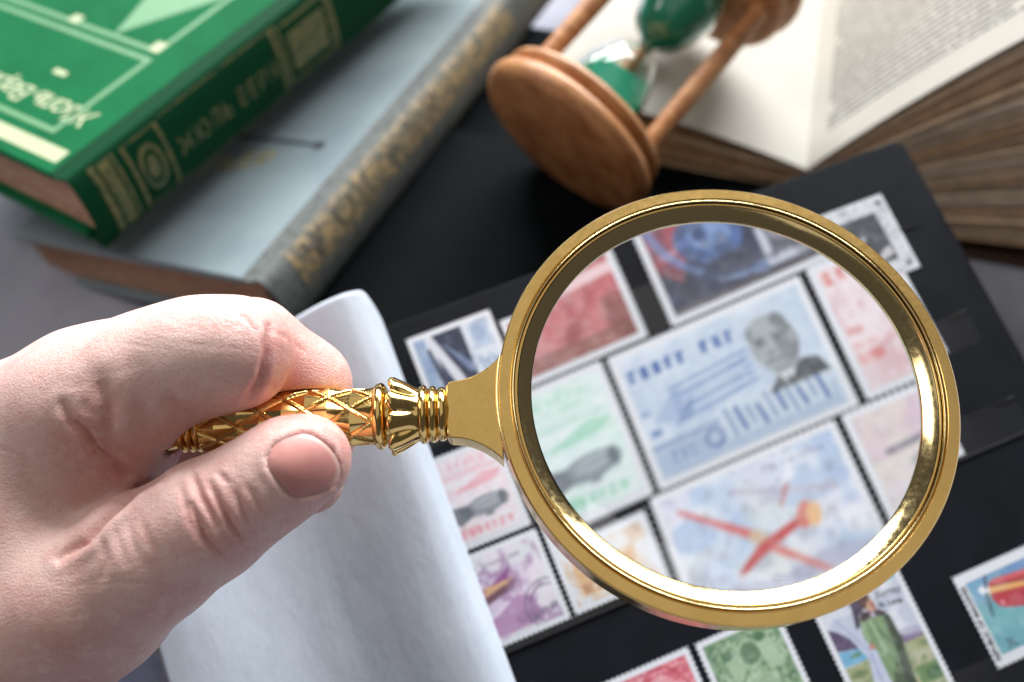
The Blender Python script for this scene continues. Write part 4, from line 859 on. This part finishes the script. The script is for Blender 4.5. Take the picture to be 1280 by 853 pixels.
# nail plate: smooth surface fitted through the fingertip
npx = np.array(nail_px); cx, cy = npx.mean(0)
ins = np.zeros(nv, bool)
for i in range(len(npx)):
    (x0, y0), (x1, y1) = npx[i], npx[(i + 1) % len(npx)]
    ins ^= ((y0 > PX[:, 1]) != (y1 > PX[:, 1])) & (PX[:, 0] < (x1 - x0) * (PX[:, 1] - y0) / (y1 - y0 + 1e-9) + x0)
sel = ins & (front > .3) & (PX[:, 2] < 194)
def basis(x, y): x = (x - cx) / 40; y = (y - cy) / 40; return np.stack([np.ones_like(x), x, y, x * x, x * y, y * y], -1)
cf = np.linalg.lstsq(basis(PX[sel, 0], PX[sel, 1]), PX[sel, 2], rcond=None)[0]
cl = smooth_prof(np.vstack([npx, npx[:1]]), 5)[:-1]; nr = 14; ang = np.array([.87, -.5]); pl = []; pc = []
for r in np.linspace(0, 1, nr):
    q = np.array([cx, cy]) + (cl - [cx, cy]) * r; Z = basis(q[:, 0], q[:, 1]) @ cf; tip = ((cl - [cx, cy]) / np.linalg.norm(cl - [cx, cy], axis=1)[:, None]) @ ang
    off = .50 * (1 - r ** 3.5) - .05 + .25 * np.clip(tip, 0, 1) * r ** 3
    pl.append([at(x, y, z - o_) for (x, y), z, o_ in zip(q, Z, off)])
    edge = np.clip((r - .86) / .12, 0, 1) * np.clip((tip - .25) * 3, 0, 1); lun = np.clip(((-tip) * r - .55) * 4, 0, 1)
    c0 = np.array(srgb(200, 138, 131)); pl_e = np.array(srgb(232, 200, 190)); pl_l = np.array(srgb(200, 142, 136))
    pc.append(c0 * (1 - edge)[:, None] * (1 - .6 * lun)[:, None] + pl_e * edge[:, None] + pl_l * (.6 * lun * (1 - edge))[:, None])
P = np.array(pl); a, b = P.shape[:2]; i = np.arange(a * b).reshape(a, b); j = np.roll(i, -1, 1)
fq = np.stack([i[:-1], i[1:], j[1:], j[:-1]], -1).reshape(-1, 4)
m_nail = M('nail', srgb(188, 118, 112), .42, attr='Col', sss=(.2, (1, .4, .3), .0012), bump=[(.8, .02)], spec=.4, var=[(.4, srgb(206, 150, 142), .4, .45, .7)])
dz = np.maximum(basis(PX[:, 0], PX[:, 1]) @ cf + .30 - PX[:, 2], 0) * sel; co2 = co2 + dz[:, None] * FW      # nail bed lies under the plate
nail = mk('thumbnail', P.reshape(-1, 3) - hand_org, fq, m_nail, hand, True)
bm = bmesh.new(); bm.from_mesh(nail.data); ca = bm.verts.layers.float_color.new('Col')
for vtx, c in zip(bm.verts, np.array(pc).reshape(-1, 3)): vtx[ca] = (*c, 1)
bmesh.ops.remove_doubles(bm, verts=bm.verts, dist=1e-7); bmesh.ops.recalc_face_normals(bm, faces=bm.faces)
if sum((f_.normal @ Vector(-FW)) for f_ in bm.faces) < 0: bmesh.ops.reverse_faces(bm, faces=bm.faces)
bm.to_mesh(nail.data); bm.free()
# skin colour: pink over knuckles and finger ends, paler between
def spot(x, y, r): return np.exp(-((PX[:, 0] - x) ** 2 + (PX[:, 1] - y) ** 2) / r ** 2)
base = np.array(srgb(230, 192, 183)); pink = np.array(srgb(210, 142, 134)); pale = np.array(srgb(234, 204, 194)); tan = np.array(srgb(200, 152, 140))
k_p = np.clip(.75 * spot(415, 560, 60) + .55 * spot(380, 450, 60) + .45 * spot(270, 640, 55) + .35 * spot(330, 400, 45) + .4 * spot(130, 560, 70) + .5 * np.clip(flush, 0, 1) + .6 * spot(360, 500, 40), 0, 1)[:, None]
k_l = np.clip(.5 * spot(60, 690, 70) + .4 * spot(200, 420, 80) + .3 * spot(230, 600, 40), 0, 1)[:, None]; k_t = np.clip(.6 * spot(80, 820, 110), 0, 1)[:, None]
cc = base * (1 - k_l) + pale * k_l; cc = cc * (1 - k_t) + tan * k_t; cc = cc * (1 - k_p) + pink * k_p
me2.vertices.foreach_set('co', ((co2 - hand_org) * .001).ravel()); me2.polygons.foreach_set('use_smooth', [True] * len(me2.polygons))
ca = me2.color_attributes.new('Col', 'FLOAT_COLOR', 'POINT'); ca.data.foreach_set('color', np.concatenate([cc, np.ones((nv, 1))], 1).ravel().astype(np.float32)); me2.update()
m_skin = M('skin', (.6, .36, .3), .43, attr='Col', var=[(.14, srgb(206, 136, 128), .36, .47, .66), (.45, srgb(236, 208, 198), .4, .5, .68), (1.6, srgb(184, 116, 108), .35, .54, .7)], bump=[(.7, .08), (2.6, .035)], sss=(.2, (1.0, .42, .28), .0014), spec=.5)
nt = m_skin.node_tree; N = nt.nodes; L = nt.links                   # criss-cross skin lines
vo = N.new('ShaderNodeTexVoronoi'); vo.feature = 'DISTANCE_TO_EDGE'; vo.inputs['Scale'].default_value = 1.5; mp = N['Mapping']; L.new(mp.outputs[0], vo.inputs['Vector'])
mr = N.new('ShaderNodeMapRange'); mr.inputs['From Max'].default_value = .16; L.new(vo.outputs['Distance'], mr.inputs['Value'])
bp = N.new('ShaderNodeBump'); bp.inputs['Strength'].default_value = .7; bp.inputs['Distance'].default_value = .00007; L.new(mr.outputs[0], bp.inputs['Height'])
first = bp
for rz, hgt in ((.5, .00007), (-.75, .00005)):                       # fine skin lines in two crossing directions
    m2 = N.new('ShaderNodeMapping'); m2.inputs['Scale'].default_value = (500, 2600, 900); m2.inputs['Rotation'].default_value = (.4, .2, rz); L.new(N['Texture Coordinate'].outputs['Object'], m2.inputs['Vector'])
    n2 = N.new('ShaderNodeTexNoise'); n2.inputs['Scale'].default_value = 1; n2.inputs['Detail'].default_value = 3; L.new(m2.outputs[0], n2.inputs['Vector'])
    b2 = N.new('ShaderNodeBump'); b2.inputs['Distance'].default_value = hgt; L.new(n2.outputs['Fac'], b2.inputs['Height']); L.new(bp.outputs[0], b2.inputs['Normal']); bp = b2
pb = N['Principled BSDF']; old = pb.inputs['Normal'].links[0].from_socket; L.new(old, first.inputs['Normal']); L.new(bp.outputs[0], pb.inputs['Normal'])
me2.materials.clear(); me2.materials.append(m_skin)
tag(hand, 'bare hand pinching the gold handle between its thumb and bent index finger', 'hand')

# ------------------------------------------------------------------ sub-parts: what is blocked, welded or cast onto a part belongs to that part
def under(parent_thing, host, *names):
    hs = [c for c in parent_thing.children if c.name.split('.')[0] == host]
    if not hs: return
    for c in list(parent_thing.children):
        if c.name.split('.')[0] in names and c is not hs[0]: c.parent = hs[-1] if host == 'open_page' else hs[0]
for b in (grey, green):
    under(b, 'front_cover', 'cover_lettering', 'cover_ornament', 'gilt_frame', 'gilt_bar', 'gilt_dash', 'gilt_sail', 'gilt_corner')
    under(b, 'spine', 'gilt_band', 'gilt_rule', 'spine_lettering', 'gilt_ornament', 'gilt_medallion')
under(ob, 'open_page', 'printed_text')
under(mag, 'neck_plate', 'neck_bead')
under(album, 'album_page', 'strip_seam', 'strip_edge', 'strip_slot')
for o in list(C.objects):
    if o.name.split('.')[0] == 'postage_stamp': under(o, 'printed_picture', 'lettering')
